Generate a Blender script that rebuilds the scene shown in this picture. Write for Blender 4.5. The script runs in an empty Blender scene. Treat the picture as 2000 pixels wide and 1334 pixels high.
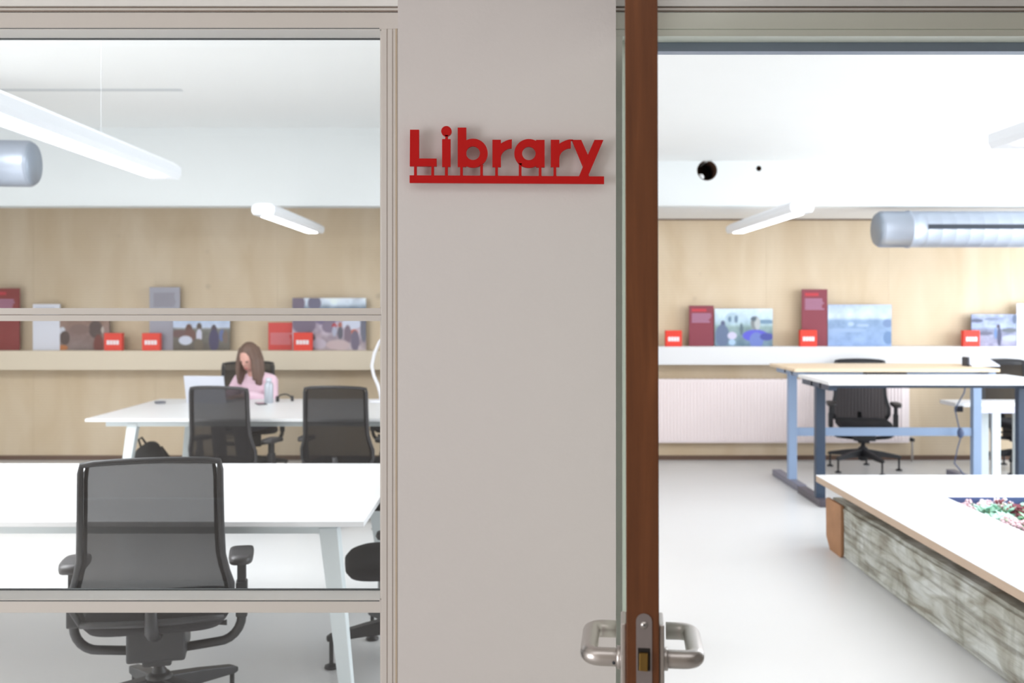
import bpy, bmesh, math, random
from mathutils import Vector, Matrix
random.seed(7)
F = 1944.0; H = 1.55; HY = 595.0
scn = bpy.context.scene
COL = scn.collection
R = math.radians

# ------------------------------------------------------------------ camera
cd = bpy.data.cameras.new('camera')
cam = bpy.data.objects.new('camera', cd); COL.objects.link(cam)
cam.location = (0, 0, H); cam.rotation_euler = (R(90), 0, 0)
cd.sensor_width = 36; cd.lens = F * 36 / 2000
cd.shift_y = -72 / 2000.0
cd.clip_start = 0.05; cd.clip_end = 100
cd.dof.use_dof = True; cd.dof.focus_distance = 2.15; cd.dof.aperture_fstop = 4.8
scn.camera = cam

# ------------------------------------------------------------------ light
scn.view_settings.view_transform = 'Standard'
scn.view_settings.look = 'None'
scn.view_settings.gamma = 1
scn.view_settings.use_curve_mapping = False
scn.view_settings.exposure = 0.19
w = bpy.data.worlds.new('daylight'); scn.world = w; w.use_nodes = True
w.node_tree.nodes['Background'].inputs[0].default_value = (0.86, 0.93, 1.0, 1)
w.node_tree.nodes['Background'].inputs[1].default_value = 2.0

def area(name, loc, rot, sx, sy, power, col):
    l = bpy.data.lights.new(name, 'AREA'); l.shape = 'RECTANGLE'; l.size = sx; l.size_y = sy
    l.energy = power; l.color = col
    o = bpy.data.objects.new(name, l); COL.objects.link(o); o.location = loc; o.rotation_euler = rot
    return o
# daylight through the row of windows in the right-hand wall of the reading room
area('window_daylight', (6.35, 6.0, 1.75), (0, R(90), 0), 1.9, 6.6, 185, (0.90, 0.95, 1.0))
# added fill lights under the reading room ceiling, out of view, no fixtures there
area('added_room_fill', (3.4, 4.4, 2.72), (0, 0, 0), 2.4, 2.6, 60, (0.97, 0.98, 1.0))
area('added_room_fill', (-3.6, 4.0, 3.0), (0, 0, 0), 2.6, 2.2, 205, (0.97, 0.98, 1.0))
# corridor ceiling panel, behind and above the camera
area('corridor_ceiling_light', (0, 0.5, 2.84), (0, 0, 0), 3.6, 0.9, 11, (1.0, 0.98, 0.97))
# added fill light for the pillar, unseen in the corridor left of the camera
area('added_corridor_fill', (-4.2, -0.6, 1.1), (0, R(-90), 0), 2.0, 2.0, 96, (1.0, 0.98, 0.975))

# ------------------------------------------------------------------ materials
def s2l(v):
    v /= 255.0
    return v / 12.92 if v <= 0.04045 else ((v + 0.055) / 1.055) ** 2.4
def C(r, g, b): return (s2l(r), s2l(g), s2l(b), 1)
MATS = {}
def mat(name, col, rough=0.5, metal=0.0, emit=None, bump=0, bscale=60, var=0, vscale=4, spec=None, coat=0, stretch=(1, 1, 1)):
    if name in MATS: return MATS[name]
    m = bpy.data.materials.new(name); m.use_nodes = True
    nt = m.node_tree; b = nt.nodes['Principled BSDF']
    b.inputs['Base Color'].default_value = col
    b.inputs['Roughness'].default_value = rough
    b.inputs['Metallic'].default_value = metal
    if spec is not None: b.inputs['Specular IOR Level'].default_value = spec
    if coat: b.inputs['Coat Weight'].default_value = coat
    if emit:
        b.inputs['Emission Color'].default_value = emit[0]; b.inputs['Emission Strength'].default_value = emit[1]
    if bump or var:
        tc = nt.nodes.new('ShaderNodeTexCoord'); mp = nt.nodes.new('ShaderNodeMapping')
        mp.inputs['Scale'].default_value = stretch
        nt.links.new(tc.outputs['Object'], mp.inputs[0])
        if var:
            n = nt.nodes.new('ShaderNodeTexNoise'); n.inputs['Scale'].default_value = vscale; n.inputs['Detail'].default_value = 5
            nt.links.new(mp.outputs[0], n.inputs['Vector'])
            mx = nt.nodes.new('ShaderNodeMix'); mx.data_type = 'RGBA'; mx.clamp_result = True
            mx.inputs[6].default_value = tuple(c * (1 - var) for c in col[:3]) + (1,)
            mx.inputs[7].default_value = tuple(min(1, c * (1 + var)) for c in col[:3]) + (1,)
            nt.links.new(n.outputs[0], mx.inputs[0]); nt.links.new(mx.outputs[2], b.inputs['Base Color'])
        if bump:
            n2 = nt.nodes.new('ShaderNodeTexNoise'); n2.inputs['Scale'].default_value = bscale; n2.inputs['Detail'].default_value = 4
            nt.links.new(mp.outputs[0], n2.inputs['Vector'])
            bp = nt.nodes.new('ShaderNodeBump'); bp.inputs['Strength'].default_value = bump; bp.inputs['Distance'].default_value = 0.01
            nt.links.new(n2.outputs[0], bp.inputs['Height']); nt.links.new(bp.outputs[0], b.inputs['Normal'])
    MATS[name] = m; return m

M_PILLAR = mat('pillar paint', C(222, 218, 219), 0.6, bump=0.05, bscale=90, var=0.015, vscale=2)
M_FRAME = mat('frame paint', C(219, 215, 211), 0.4, bump=0.03, bscale=50, var=0.02, vscale=3)
M_FRAMEG = mat('door frame paint', C(228, 232, 222), 0.35, var=0.03, vscale=4)
M_BEADTAN = mat('tan joint', C(196, 180, 158), 0.6)
M_GASKET = mat('gasket', C(96, 102, 106), 0.5)
M_GAP = mat('shadow gap sealant', C(150, 136, 126), 0.7)
M_WHITE = mat('white plaster', C(243, 244, 243), 0.8, bump=0.05, bscale=30, var=0.01)
M_BEAMW = mat('white painted concrete', C(236, 240, 241), 0.7, bump=0.1, bscale=20, var=0.015)
M_FLOOR = mat('poured resin floor', C(222, 222, 222), 0.32, var=0.02, vscale=1.5)
M_CORR = mat('corridor plaster', C(205, 198, 190), 0.8)
M_CORRF = mat('corridor floor', C(222, 219, 216), 0.5, var=0.1, vscale=3)
M_RED = mat('sign red', C(192, 12, 12), 0.5, spec=.25)
M_TABLE = mat('white laminate', C(240, 241, 243), 0.35)
M_TABLEG = mat('white powder coat', C(222, 230, 232), 0.4)
M_BLACK = mat('black plastic', C(38, 38, 42), 0.45)
M_ARMPAD = mat('armrest rubber', C(52, 50, 52), 0.4)
M_FABRIC = mat('black seat fabric', C(34, 33, 38), 0.95, bump=0.4, bscale=400)
M_CHROME = mat('brushed steel', C(206, 202, 200), 0.36, 1.0, bump=0.02, bscale=200)
M_DUCT = mat('galvanised duct', C(176, 184, 198), 0.45, 0.7, var=0.06, vscale=3)
M_DUCTCAP = mat('duct end cap', C(158, 168, 182), 0.45, 0.6)
M_DARKSLOT = mat('slot dark', C(50, 56, 66), 0.7)
M_LAMPBODY = mat('lamp body', C(240, 243, 248), 0.4)
M_LAMP = mat('lamp diffuser', C(255, 255, 255), 0.5, emit=((0.95, 0.98, 1, 1), 8.0))
M_RAD = mat('radiator enamel', C(246, 233, 233), 0.4)
M_STEELBLUE = mat('blue grey steel', C(146, 168, 200), 0.4)
M_NAVY = mat('dark slate steel', C(52, 66, 86), 0.4)
M_BIRCH = mat('birch edge', C(236, 214, 184), 0.55, var=0.08, vscale=6, stretch=(1, 8, 8))
M_PLYEDGE = mat('plywood edge', C(196, 172, 150), 0.6, var=0.1, vscale=30, stretch=(.1, .1, 4))
M_ENDGRAIN = mat('sawn end grain', C(166, 122, 88), 0.75, var=0.22, vscale=9, bump=0.3, bscale=40)
M_SOIL = mat('soil', C(70, 56, 46), 0.95, bump=0.6, bscale=60)
M_PLANTBOX = mat('planter liner', C(84, 102, 150), 0.5)
M_BASE = mat('dark skirting', C(104, 80, 66), 0.6)
M_SKIN = mat('skin', C(226, 172, 158), 0.55)
M_HAIR = mat('brown hair', C(104, 78, 66), 0.5, var=0.25, vscale=40, stretch=(1, 1, .15))
M_PINK = mat('pink jumper', C(240, 206, 222), 0.9, bump=0.2, bscale=200)
M_JEANS = mat('dark trousers', C(44, 48, 62), 0.9)
M_SHOE = mat('black shoe', C(28, 28, 30), 0.6)
M_BAG = mat('black nylon', C(30, 31, 34), 0.75, bump=0.3, bscale=90)
M_BRASS = mat('brass bolt', C(140, 112, 62), 0.4, 0.9, var=0.2, vscale=60)
M_HOLE = mat('hole lining', C(72, 46, 30), 0.9, var=0.3, vscale=20)
M_EYE = mat('eye', C(50, 40, 36), 0.3)
M_LIP = mat('lips', C(196, 110, 108), 0.5)
M_BOTTLE = mat('grey bottle', C(186, 192, 202), 0.35, 0.3)
M_LAPTOP = mat('laptop shell', C(212, 215, 226), 0.4, 0.2)
M_DARK = mat('dark glossy plastic', C(34, 34, 42), 0.3)
M_BOXRED = mat('red card block', C(232, 62, 46), 0.6)
M_PRINTW = mat('white print', C(250, 236, 240), 0.7)
M_PANWHITE = mat('white panel', C(226, 228, 240), 0.6)
M_PANGREY = mat('grey panel', C(168, 168, 182), 0.6)
M_PANMAR = mat('maroon panel', C(138, 62, 76), 0.6)
M_PANMARD = mat('dark red panel', C(140, 58, 58), 0.6)
M_PANRED = mat('red panel', C(214, 70, 66), 0.6)
M_TXTMAR = mat('faded print on maroon', C(172, 124, 150), 0.7)
M_TXTRED = mat('faded print on red', C(218, 128, 136), 0.7)
M_TTLRED = mat('red title print', C(196, 66, 76), 0.7)
M_TXTGREY = mat('faded print on grey', C(150, 148, 160), 0.7)

def wood_mat():                          # mahogany door edge
    m = bpy.data.materials.new('mahogany edge'); m.use_nodes = True; nt = m.node_tree; b = nt.nodes['Principled BSDF']
    tc = nt.nodes.new('ShaderNodeTexCoord'); mp = nt.nodes.new('ShaderNodeMapping'); mp.inputs['Scale'].default_value = (14, 22, 1.4)
    n = nt.nodes.new('ShaderNodeTexNoise'); n.inputs['Scale'].default_value = 2.2; n.inputs['Detail'].default_value = 7; n.inputs['Distortion'].default_value = 0.6
    mp2 = nt.nodes.new('ShaderNodeMapping'); mp2.inputs['Scale'].default_value = (60, 160, 5)
    n2 = nt.nodes.new('ShaderNodeTexNoise'); n2.inputs['Scale'].default_value = 3; n2.inputs['Detail'].default_value = 4
    cr = nt.nodes.new('ShaderNodeValToRGB'); e = cr.color_ramp.elements
    e[0].position = .3; e[0].color = C(100, 54, 20); e[1].position = .75; e[1].color = C(130, 76, 38)
    x = e.new(.55); x.color = C(114, 64, 28)
    mx = nt.nodes.new('ShaderNodeMix'); mx.data_type = 'RGBA'; mx.blend_type = 'MULTIPLY'; mx.inputs[0].default_value = .25
    L = nt.links.new
    L(tc.outputs['Object'], mp.inputs[0]); L(tc.outputs['Object'], mp2.inputs[0]); L(mp.outputs[0], n.inputs['Vector']); L(mp2.outputs[0], n2.inputs['Vector'])
    L(n.outputs[0], cr.inputs[0]); L(cr.outputs[0], mx.inputs[6]); L(n2.outputs[0], mx.inputs[7]); L(mx.outputs[2], b.inputs['Base Color'])
    b.inputs['Roughness'].default_value = .5
    return m
M_MAHOG = wood_mat()

def ply_mat():                           # pale birch plywood with fine routed lines
    m = bpy.data.materials.new('grooved birch plywood'); m.use_nodes = True; nt = m.node_tree; b = nt.nodes['Principled BSDF']
    L = nt.links.new
    tc = nt.nodes.new('ShaderNodeTexCoord'); mp = nt.nodes.new('ShaderNodeMapping'); mp.inputs['Scale'].default_value = (1.3, 1, .35)
    n = nt.nodes.new('ShaderNodeTexNoise'); n.inputs['Scale'].default_value = 1.6; n.inputs['Detail'].default_value = 6; n.inputs['Distortion'].default_value = 1.2
    cr = nt.nodes.new('ShaderNodeValToRGB'); e = cr.color_ramp.elements
    e[0].position = .32; e[0].color = C(212, 190, 158); e[1].position = .7; e[1].color = C(227, 209, 183)
    L(tc.outputs['Object'], mp.inputs[0]); L(mp.outputs[0], n.inputs['Vector']); L(n.outputs[0], cr.inputs[0])
    wv = nt.nodes.new('ShaderNodeTexWave'); wv.bands_direction = 'Z'; wv.inputs['Scale'].default_value = 12.0; wv.inputs['Distortion'].default_value = 0
    L(tc.outputs['Object'], wv.inputs['Vector'])
    mr = nt.nodes.new('ShaderNodeMapRange'); mr.inputs[1].default_value = 0; mr.inputs[2].default_value = .35; mr.inputs[3].default_value = .86; mr.inputs[4].default_value = 1
    L(wv.outputs['Fac'], mr.inputs[0])
    mx = nt.nodes.new('ShaderNodeMix'); mx.data_type = 'RGBA'; mx.blend_type = 'MULTIPLY'; mx.inputs[0].default_value = .8
    L(cr.outputs[0], mx.inputs[6]); L(mr.outputs[0], mx.inputs[7])
    # small knots
    vo = nt.nodes.new('ShaderNodeTexVoronoi'); vo.inputs['Scale'].default_value = 1.6
    L(tc.outputs['Object'], vo.inputs['Vector'])
    kr = nt.nodes.new('ShaderNodeMapRange'); kr.inputs[1].default_value = .02; kr.inputs[2].default_value = .07; kr.inputs[3].default_value = .72; kr.inputs[4].default_value = 1
    L(vo.outputs['Distance'], kr.inputs[0])
    mk = nt.nodes.new('ShaderNodeMix'); mk.data_type = 'RGBA'; mk.blend_type = 'MULTIPLY'; mk.inputs[0].default_value = .8
    L(mx.outputs[2], mk.inputs[6]); L(kr.outputs[0], mk.inputs[7]); L(mk.outputs[2], b.inputs['Base Color'])
    bp = nt.nodes.new('ShaderNodeBump'); bp.inputs['Strength'].default_value = .4; bp.inputs['Distance'].default_value = .004
    L(mr.outputs[0], bp.inputs['Height']); L(bp.outputs[0], b.inputs['Normal'])
    b.inputs['Roughness'].default_value = .55
    return m
M_PLY = ply_mat()
M_PLYFLAT = mat('pale ledge plywood', C(222, 208, 186), 0.5, var=0.05, vscale=3, stretch=(.4, 1, 2))
M_LEDGEW = mat('white ledge', C(226, 226, 228), 0.5)

def timber_mat():
    m = bpy.data.materials.new('weathered timber'); m.use_nodes = True; nt = m.node_tree; b = nt.nodes['Principled BSDF']
    L = nt.links.new
    tc = nt.nodes.new('ShaderNodeTexCoord')
    def noise(sc, s, d, dist=0):
        mp = nt.nodes.new('ShaderNodeMapping'); mp.inputs['Scale'].default_value = sc
        n = nt.nodes.new('ShaderNodeTexNoise'); n.inputs['Scale'].default_value = s; n.inputs['Detail'].default_value = d; n.inputs['Distortion'].default_value = dist
        L(tc.outputs['Object'], mp.inputs[0]); L(mp.outputs[0], n.inputs['Vector']); return n
    a = noise((1, .5, 1.4), 7, 8, 1.0); g = noise((3, .6, 14), 3.2, 6, .4); k = noise((1, 5, 1), 3.0, 5, .3)
    cr = nt.nodes.new('ShaderNodeValToRGB'); e = cr.color_ramp.elements
    e[0].position = .34; e[0].color = C(150, 145, 132); e[1].position = .66; e[1].color = C(206, 208, 203)
    x = e.new(.5); x.color = C(180, 180, 170)
    L(a.outputs[0], cr.inputs[0])
    cg = nt.nodes.new('ShaderNodeValToRGB'); cg.color_ramp.elements[0].position = .36; cg.color_ramp.elements[0].color = (.28, .24, .2, 1)
    cg.color_ramp.elements[1].position = .5; cg.color_ramp.elements[1].color = (1, 1, 1, 1); L(g.outputs[0], cg.inputs[0])
    ck = nt.nodes.new('ShaderNodeValToRGB'); ck.color_ramp.elements[0].position = .34; ck.color_ramp.elements[0].color = (.45, .42, .33, 1)
    ck.color_ramp.elements[1].position = .46; ck.color_ramp.elements[1].color = (1, 1, 1, 1); L(k.outputs[0], ck.inputs[0])
    m1 = nt.nodes.new('ShaderNodeMix'); m1.data_type = 'RGBA'; m1.blend_type = 'MULTIPLY'; m1.inputs[0].default_value = .5
    m2 = nt.nodes.new('ShaderNodeMix'); m2.data_type = 'RGBA'; m2.blend_type = 'MULTIPLY'; m2.inputs[0].default_value = .35
    L(cr.outputs[0], m1.inputs[6]); L(cg.outputs[0], m1.inputs[7]); L(m1.outputs[2], m2.inputs[6]); L(ck.outputs[0], m2.inputs[7])
    L(m2.outputs[2], b.inputs['Base Color']); b.inputs['Roughness'].default_value = .9
    bp = nt.nodes.new('ShaderNodeBump'); bp.inputs['Strength'].default_value = .8; bp.inputs['Distance'].default_value = .012
    L(g.outputs[0], bp.inputs['Height']); L(bp.outputs[0], b.inputs['Normal'])
    return m
M_TIMBER = timber_mat()

def glass_mat():
    m = bpy.data.materials.new('clear pane'); m.use_nodes = True; nt = m.node_tree; nt.nodes.clear(); L = nt.links.new
    o = nt.nodes.new('ShaderNodeOutputMaterial'); mx = nt.nodes.new('ShaderNodeMixShader')
    t = nt.nodes.new('ShaderNodeBsdfTransparent'); t.inputs[0].default_value = (.97, .98, .982, 1)
    g = nt.nodes.new('ShaderNodeBsdfGlossy'); g.inputs['Roughness'].default_value = .0
    f = nt.nodes.new('ShaderNodeFresnel'); f.inputs[0].default_value = 1.5
    L(f.outputs[0], mx.inputs[0]); L(t.outputs[0], mx.inputs[1]); L(g.outputs[0], mx.inputs[2]); L(mx.outputs[0], o.inputs[0])
    return m
M_GLASS = glass_mat()
def mesh_mat():                          # see-through knit of the chair backs
    m = bpy.data.materials.new('chair mesh knit'); m.use_nodes = True; nt = m.node_tree; b = nt.nodes['Principled BSDF']
    b.inputs['Base Color'].default_value = C(22, 22, 26); b.inputs['Roughness'].default_value = .9; b.inputs['Specular IOR Level'].default_value = .2
    t = nt.nodes.new('ShaderNodeBsdfTransparent'); mx = nt.nodes.new('ShaderNodeMixShader'); mx.inputs[0].default_value = .10
    nt.links.new(b.outputs[0], mx.inputs[1]); nt.links.new(t.outputs[0], mx.inputs[2])
    nt.links.new(mx.outputs[0], nt.nodes['Material Output'].inputs[0])
    return m
M_KNIT = mesh_mat()
def print_mat():
    m = bpy.data.materials.new('printed photograph'); m.use_nodes = True; nt = m.node_tree; b = nt.nodes['Principled BSDF']
    a = nt.nodes.new('ShaderNodeVertexColor'); a.layer_name = 'print'
    nt.links.new(a.outputs[0], b.inputs['Base Color']); b.inputs['Roughness'].default_value = .6
    return m
M_PRINT = print_mat()

# ------------------------------------------------------------------ mesh helpers
class MB:
    def __init__(s): s.bm = bmesh.new()
    def add(s, verts, faces, smooth=False):
        vs = [s.bm.verts.new(v) for v in verts]
        for f in faces:
            try:
                fc = s.bm.faces.new([vs[i] for i in f]); fc.smooth = smooth
            except ValueError: pass
        return s
    def box(s, x0, x1, y0, y1, z0, z1, bev=0):
        v = [(x, y, z) for x in (x0, x1) for y in (y0, y1) for z in (z0, z1)]
        f = [(0, 1, 3, 2), (4, 6, 7, 5), (0, 4, 5, 1), (2, 3, 7, 6), (0, 2, 6, 4), (1, 5, 7, 3)]
        if bev:
            t = bmesh.new(); vs = [t.verts.new(p) for p in v]
            for q in f: t.faces.new([vs[i] for i in q])
            bmesh.ops.bevel(t, geom=t.edges[:], offset=bev, segments=3, affect='EDGES', profile=.6)
            t.verts.index_update()
            s.add([p.co.copy() for p in t.verts], [[q.index for q in fc.verts] for fc in t.faces], False); t.free(); return s
        return s.add(v, f)
    def tube(s, pts, r, n=12, cap=True, sx=1.0):
        pts = [Vector(p) for p in pts]; rs = r if isinstance(r, (list, tuple)) else [r] * len(pts)
        up = Vector((0, 0, 1)); verts = []; prev = None
        for i, p in enumerate(pts):
            d = (pts[min(i + 1, len(pts) - 1)] - pts[max(i - 1, 0)]).normalized()
            if prev is None:
                a = d.cross(up) if abs(d.z) < .95 else d.cross(Vector((0, 1, 0)))
            else: a = prev - d * prev.dot(d)
            a.normalize(); prev = a; b = d.cross(a).normalized()
            for k in range(n):
                t = 2 * math.pi * k / n
                verts.append(p + (a * math.cos(t) * sx + b * math.sin(t)) * rs[i])
        m = len(pts)
        faces = [(i * n + k, i * n + (k + 1) % n, (i + 1) * n + (k + 1) % n, (i + 1) * n + k) for i in range(m - 1) for k in range(n)]
        if cap: faces += [tuple(range(n - 1, -1, -1)), tuple(range((m - 1) * n, m * n))]
        return s.add(verts, faces, True)
    def lathe(s, prof, c=(0, 0, 0), n=28):
        verts = [(c[0] + r * math.cos(2 * math.pi * k / n), c[1] + r * math.sin(2 * math.pi * k / n), c[2] + z) for r, z in prof for k in range(n)]
        m = len(prof)
        f = [(i * n + k, i * n + (k + 1) % n, (i + 1) * n + (k + 1) % n, (i + 1) * n + k) for i in range(m - 1) for k in range(n)]
        f += [tuple(range(n - 1, -1, -1)), tuple(range((m - 1) * n, m * n))]
        return s.add(verts, f, True)
    def prism(s, poly, a0, a1, axis='y'):
        n = len(poly)
        def P(p, a): return (p[0], a, p[1]) if axis == 'y' else ((a, p[0], p[1]) if axis == 'x' else (p[0], p[1], a))
        v = [P(p, a0) for p in poly] + [P(p, a1) for p in poly]
        f = [tuple(range(n)), tuple(range(2 * n - 1, n - 1, -1))] + [(i, (i + 1) % n, n + (i + 1) % n, n + i) for i in range(n)]
        return s.add(v, f)
    def ring(s, cx, cz, ro, ri, a0, a1, n=56, sx=1.0, sz=1.0):          # annulus facing y
        v = []
        for a in (a0, a1):
            for rr, kx, kz in ((ro, sx, sz), (ri, 1, 1)):
                v += [(cx + rr * kx * math.cos(2 * math.pi * k / n), a, cz + rr * kz * math.sin(2 * math.pi * k / n)) for k in range(n)]
        f = []
        for k in range(n):
            j = (k + 1) % n
            f += [(k, j, n + j, n + k), (2 * n + k, 3 * n + k, 3 * n + j, 2 * n + j), (k, 2 * n + k, 2 * n + j, j), (n + k, n + j, 3 * n + j, 3 * n + k)]
        return s.add(v, f)
    def ell(s, c, r, n=16, rot=None):
        v = []; f = []; m = n // 2
        for i in range(m + 1):
            t = math.pi * i / m
            for k in range(n):
                p = 2 * math.pi * k / n
                q = Vector((r[0] * math.sin(t) * math.cos(p), r[1] * math.sin(t) * math.sin(p), r[2] * math.cos(t)))
                if rot: q = rot @ q
                v.append(Vector(c) + q)
        for i in range(m):
            for k in range(n): f.append((i * n + k, (i + 1) * n + k, (i + 1) * n + (k + 1) % n, i * n + (k + 1) % n))
        return s.add(v, f, True)
    def cap(s, a, b, ra, rb, n=12):
        a = Vector(a); b = Vector(b); d = (b - a); L = d.length; d.normalize()
        pts = []; rs = []
        for i in range(5):
            t = math.pi / 2 * i / 4; pts.append(a - d * ra * math.cos(t)); rs.append(max(ra * math.sin(t), 1e-4))
        for i in range(5):
            t = math.pi / 2 * i / 4; pts.append(b + d * rb * math.sin(t)); rs.append(max(rb * math.cos(t), 1e-4))
        return s.tube(pts, rs, n)

def mkmesh(name, mb, m, recalc=True):
    if recalc: bmesh.ops.recalc_face_normals(mb.bm, faces=mb.bm.faces[:])
    me = bpy.data.meshes.new(name); mb.bm.to_mesh(me); mb.bm.free(); me.materials.append(m)
    return me
def obj(name, mb, m, parent=None, world=False, kind=None, label=None, bevel=0):
    me = mkmesh(name, mb, m)
    o = bpy.data.objects.new(name, me); COL.objects.link(o)
    if parent is not None:
        o.parent = parent
        if world: me.transform(parent.matrix_basis.inverted())
    if kind: o['kind'] = kind
    if label: o['label'] = label
    if bevel:
        b = o.modifiers.new('bevel', 'BEVEL'); b.width = bevel; b.segments = 2; b.limit_method = 'ANGLE'
    return o
def thing(name, label, cat, loc=(0, 0, 0), rotz=0, group=None):
    o = bpy.data.objects.new(name, None); COL.objects.link(o); o.empty_display_size = .1
    o.location = loc; o.rotation_euler = (0, 0, rotz); o['label'] = label; o['category'] = cat
    if group: o['group'] = group
    return o
def tag(o, label, cat, group=None):
    o['label'] = label; o['category'] = cat
    if group: o['group'] = group
    return o
def struct(name, mb, m, parent=None, label=None, world=False):
    o = obj(name, mb, m, parent, world)
    if parent is None: o['kind'] = 'structure'
    if label: o['label'] = label
    return o
def dup(root, loc, rotz, label, group=None, sc=1):
    def cp(o, par):
        c = o.copy(); COL.objects.link(c); c.parent = par
        for ch in o.children: cp(ch, c)
        return c
    r = cp(root, None); r.location = loc; r.scale = (sc, sc, sc); r.rotation_euler = (0, 0, rotz); r['label'] = label
    if group: r['group'] = group
    return r
def remesh(name, mb, voxel, m, parent, smooth=4):
    me = mkmesh(name + ' raw', mb, m, False)
    o = bpy.data.objects.new('tmp', me); COL.objects.link(o)
    md = o.modifiers.new('r', 'REMESH'); md.mode = 'VOXEL'; md.voxel_size = voxel; md.use_smooth_shade = True
    if smooth:
        s = o.modifiers.new('s', 'SMOOTH'); s.iterations = smooth; s.factor = .5
    bpy.context.view_layer.update()
    dg = bpy.context.evaluated_depsgraph_get()
    me2 = bpy.data.meshes.new_from_object(o.evaluated_get(dg)); bpy.data.objects.remove(o)
    me2.materials.clear(); me2.materials.append(m)
    for p in me2.polygons: p.use_smooth = True
    r = bpy.data.objects.new(name, me2); COL.objects.link(r)
    if parent: r.parent = parent
    return r
def PX(px, d): return (px - 1000) * d / F          # where a line of sight meets depth d
def PZ(py, d): return H - (py - HY) * d / F
def lerp(a, b, t): return a + (b - a) * t
def arc(c, r, a0, a1, n, plane='xz', y=0):
    return [(c[0] + r * math.cos(lerp(a0, a1, i / n)), y, c[1] + r * math.sin(lerp(a0, a1, i / n))) for i in range(n + 1)]

# ================================================================== STRUCTURE
XL, XR, YF, YB = -6.0, 6.4, 2.39, 9.94
struct('floor', MB().box(XL, XR, YF, YB, -.1, 0), M_FLOOR)
struct('floor_corridor', MB().box(XL, XR, -3.2, YF, -.1, -.002), M_CORRF)
struct('ceiling', MB().box(XL, .2, YF, YB, 3.08, 3.2), M_WHITE)
struct('ceiling_lowered', MB().box(.2, XR, YF, YB, 2.79, 3.2), M_WHITE)
struct('ceiling_corridor', MB().box(XL, XR, -3.2, YF - .1, 2.9, 3.2), M_CORR)
struct('trim_ceiling_seam', MB().box(XL, -2.35, 7.05, 7.12, 3.076, 3.082), mat('seam filler', C(206, 210, 212), .8))
struct('wall_left', MB().box(XL - .1, XL, -3.2, YB, 0, 3.2), M_WHITE)
struct('wall_corridor_back', MB().box(XL, XR, -3.3, -3.2, 0, 3.2), M_CORR)
# right-hand wall with its window openings (out of frame)
wr = MB()
wr.box(XR, XR + .12, -3.2, 2.6, 0, 3.2); wr.box(XR, XR + .12, 9.4, YB, 0, 3.2)
wr.box(XR, XR + .12, 2.6, 9.4, 0, .8); wr.box(XR, XR + .12, 2.6, 9.4, 2.72, 3.2)
for y in (4.85, 7.1): wr.box(XR, XR + .12, y - .05, y + .05, .8, 2.72)
struct('wall_right', wr, M_WHITE)
# back wall: plaster core carrying the plywood sheets
wb = struct('wall_back', MB().box(XL, XR, YB + .02, YB + .2, 0, 3.2), M_WHITE)
x = XL; i = 0
while x < XR - .01:
    x1 = min(x + 1.22, XR)
    m = obj('panel', MB().box(x + .0006, x1 - .0006, YB + .0003 * (i % 2), YB + .02, .045, 3.06 if x < 0 else 2.78), M_PLY, wb)
    x = x1; i += 1
struct('baseboard_back', MB().box(XL, XR, YB - .012, YB + .02, 0, .045), M_BASE)
# beam with two drilled holes
hole = (PX(1381, 8.6), PZ(333, 8.6), .088); hole2 = (PX(1482, 8.6), PZ(329, 8.6), .024)
zb = PZ(402, 8.6)
cu = bpy.data.curves.new('beam', 'CURVE'); cu.dimensions = '2D'; cu.fill_mode = 'BOTH'; cu.extrude = .1
def loop(pts):
    s = cu.splines.new('POLY'); s.points.add(len(pts) - 1); s.use_cyclic_u = True
    for i, p in enumerate(pts): s.points[i].co = (p[0], p[1], 0, 1)
loop([(XL, zb), (XR, zb), (XR, 3.12), (XL, 3.12)])
for cx, cz, r in (hole, hole2):
    loop([(cx + r * math.cos(2 * math.pi * k / 32), cz + r * math.sin(2 * math.pi * k / 32)) for k in range(32)])
tmp = bpy.data.objects.new('tmp', cu); COL.objects.link(tmp); bpy.context.view_layer.update()
bme = bpy.data.meshes.new_from_object(tmp.evaluated_get(bpy.context.evaluated_depsgraph_get())); bpy.data.objects.remove(tmp)
bme.transform(Matrix.Rotation(R(90), 4, 'X')); bme.transform(Matrix.Translation((0, 8.7, 0)))
bme.materials.clear(); bme.materials.append(M_BEAMW)
beam = bpy.data.objects.new('beam', bme); COL.objects.link(beam); beam['kind'] = 'structure'
def sleeve(cx, cz, r):
    n = 32; mb = MB(); v = []
    for rr, y in ((r, 8.602), (r, 8.95), (r - .006, 8.95), (r - .006, 8.602)):
        v += [(cx + rr * math.cos(2 * math.pi * k / n), y, cz + rr * math.sin(2 * math.pi * k / n)) for k in range(n)]
    f = [(i * n + k, i * n + (k + 1) % n, (i + 1) % 4 * n + (k + 1) % n, (i + 1) % 4 * n + k) for i in range(4) for k in range(n)]
    f.append(tuple(range(n, 2 * n)))
    mb.add(v, f, True); return mb
obj('hole_lining', sleeve(*hole), M_HOLE, beam); obj('hole_lining', sleeve(*hole2), M_HOLE, beam)
obj('pipe_stub', MB().tube([(hole[0] - .05, 8.62, hole[1] - .055), (hole[0] - .045, 8.9, hole[1] - .05)], .028, 16), M_WHITE, beam, label='white pipe end inside the larger hole')
# lowered white soffit between beam and plywood, right-hand side only
so = struct('trim_soffit', MB().box(.2, XR, 8.8, YB, 2.405, 2.5), M_WHITE)
struct('trim_soffit_gap', MB().box(.2, 3.62, YB - .02, YB - .001, 2.393, 2.405), M_BASE)
# ledges on the back wall
ZL, ZR = 1.10, 1.14
struct('trim_ledge_left', MB().box(XL, 0, 9.69, YB, ZL - .185, ZL), M_PLYFLAT)
struct('trim_ledge_right', MB().box(0, XR, 9.69, YB, ZR - .175, ZR), M_LEDGEW)
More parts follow.
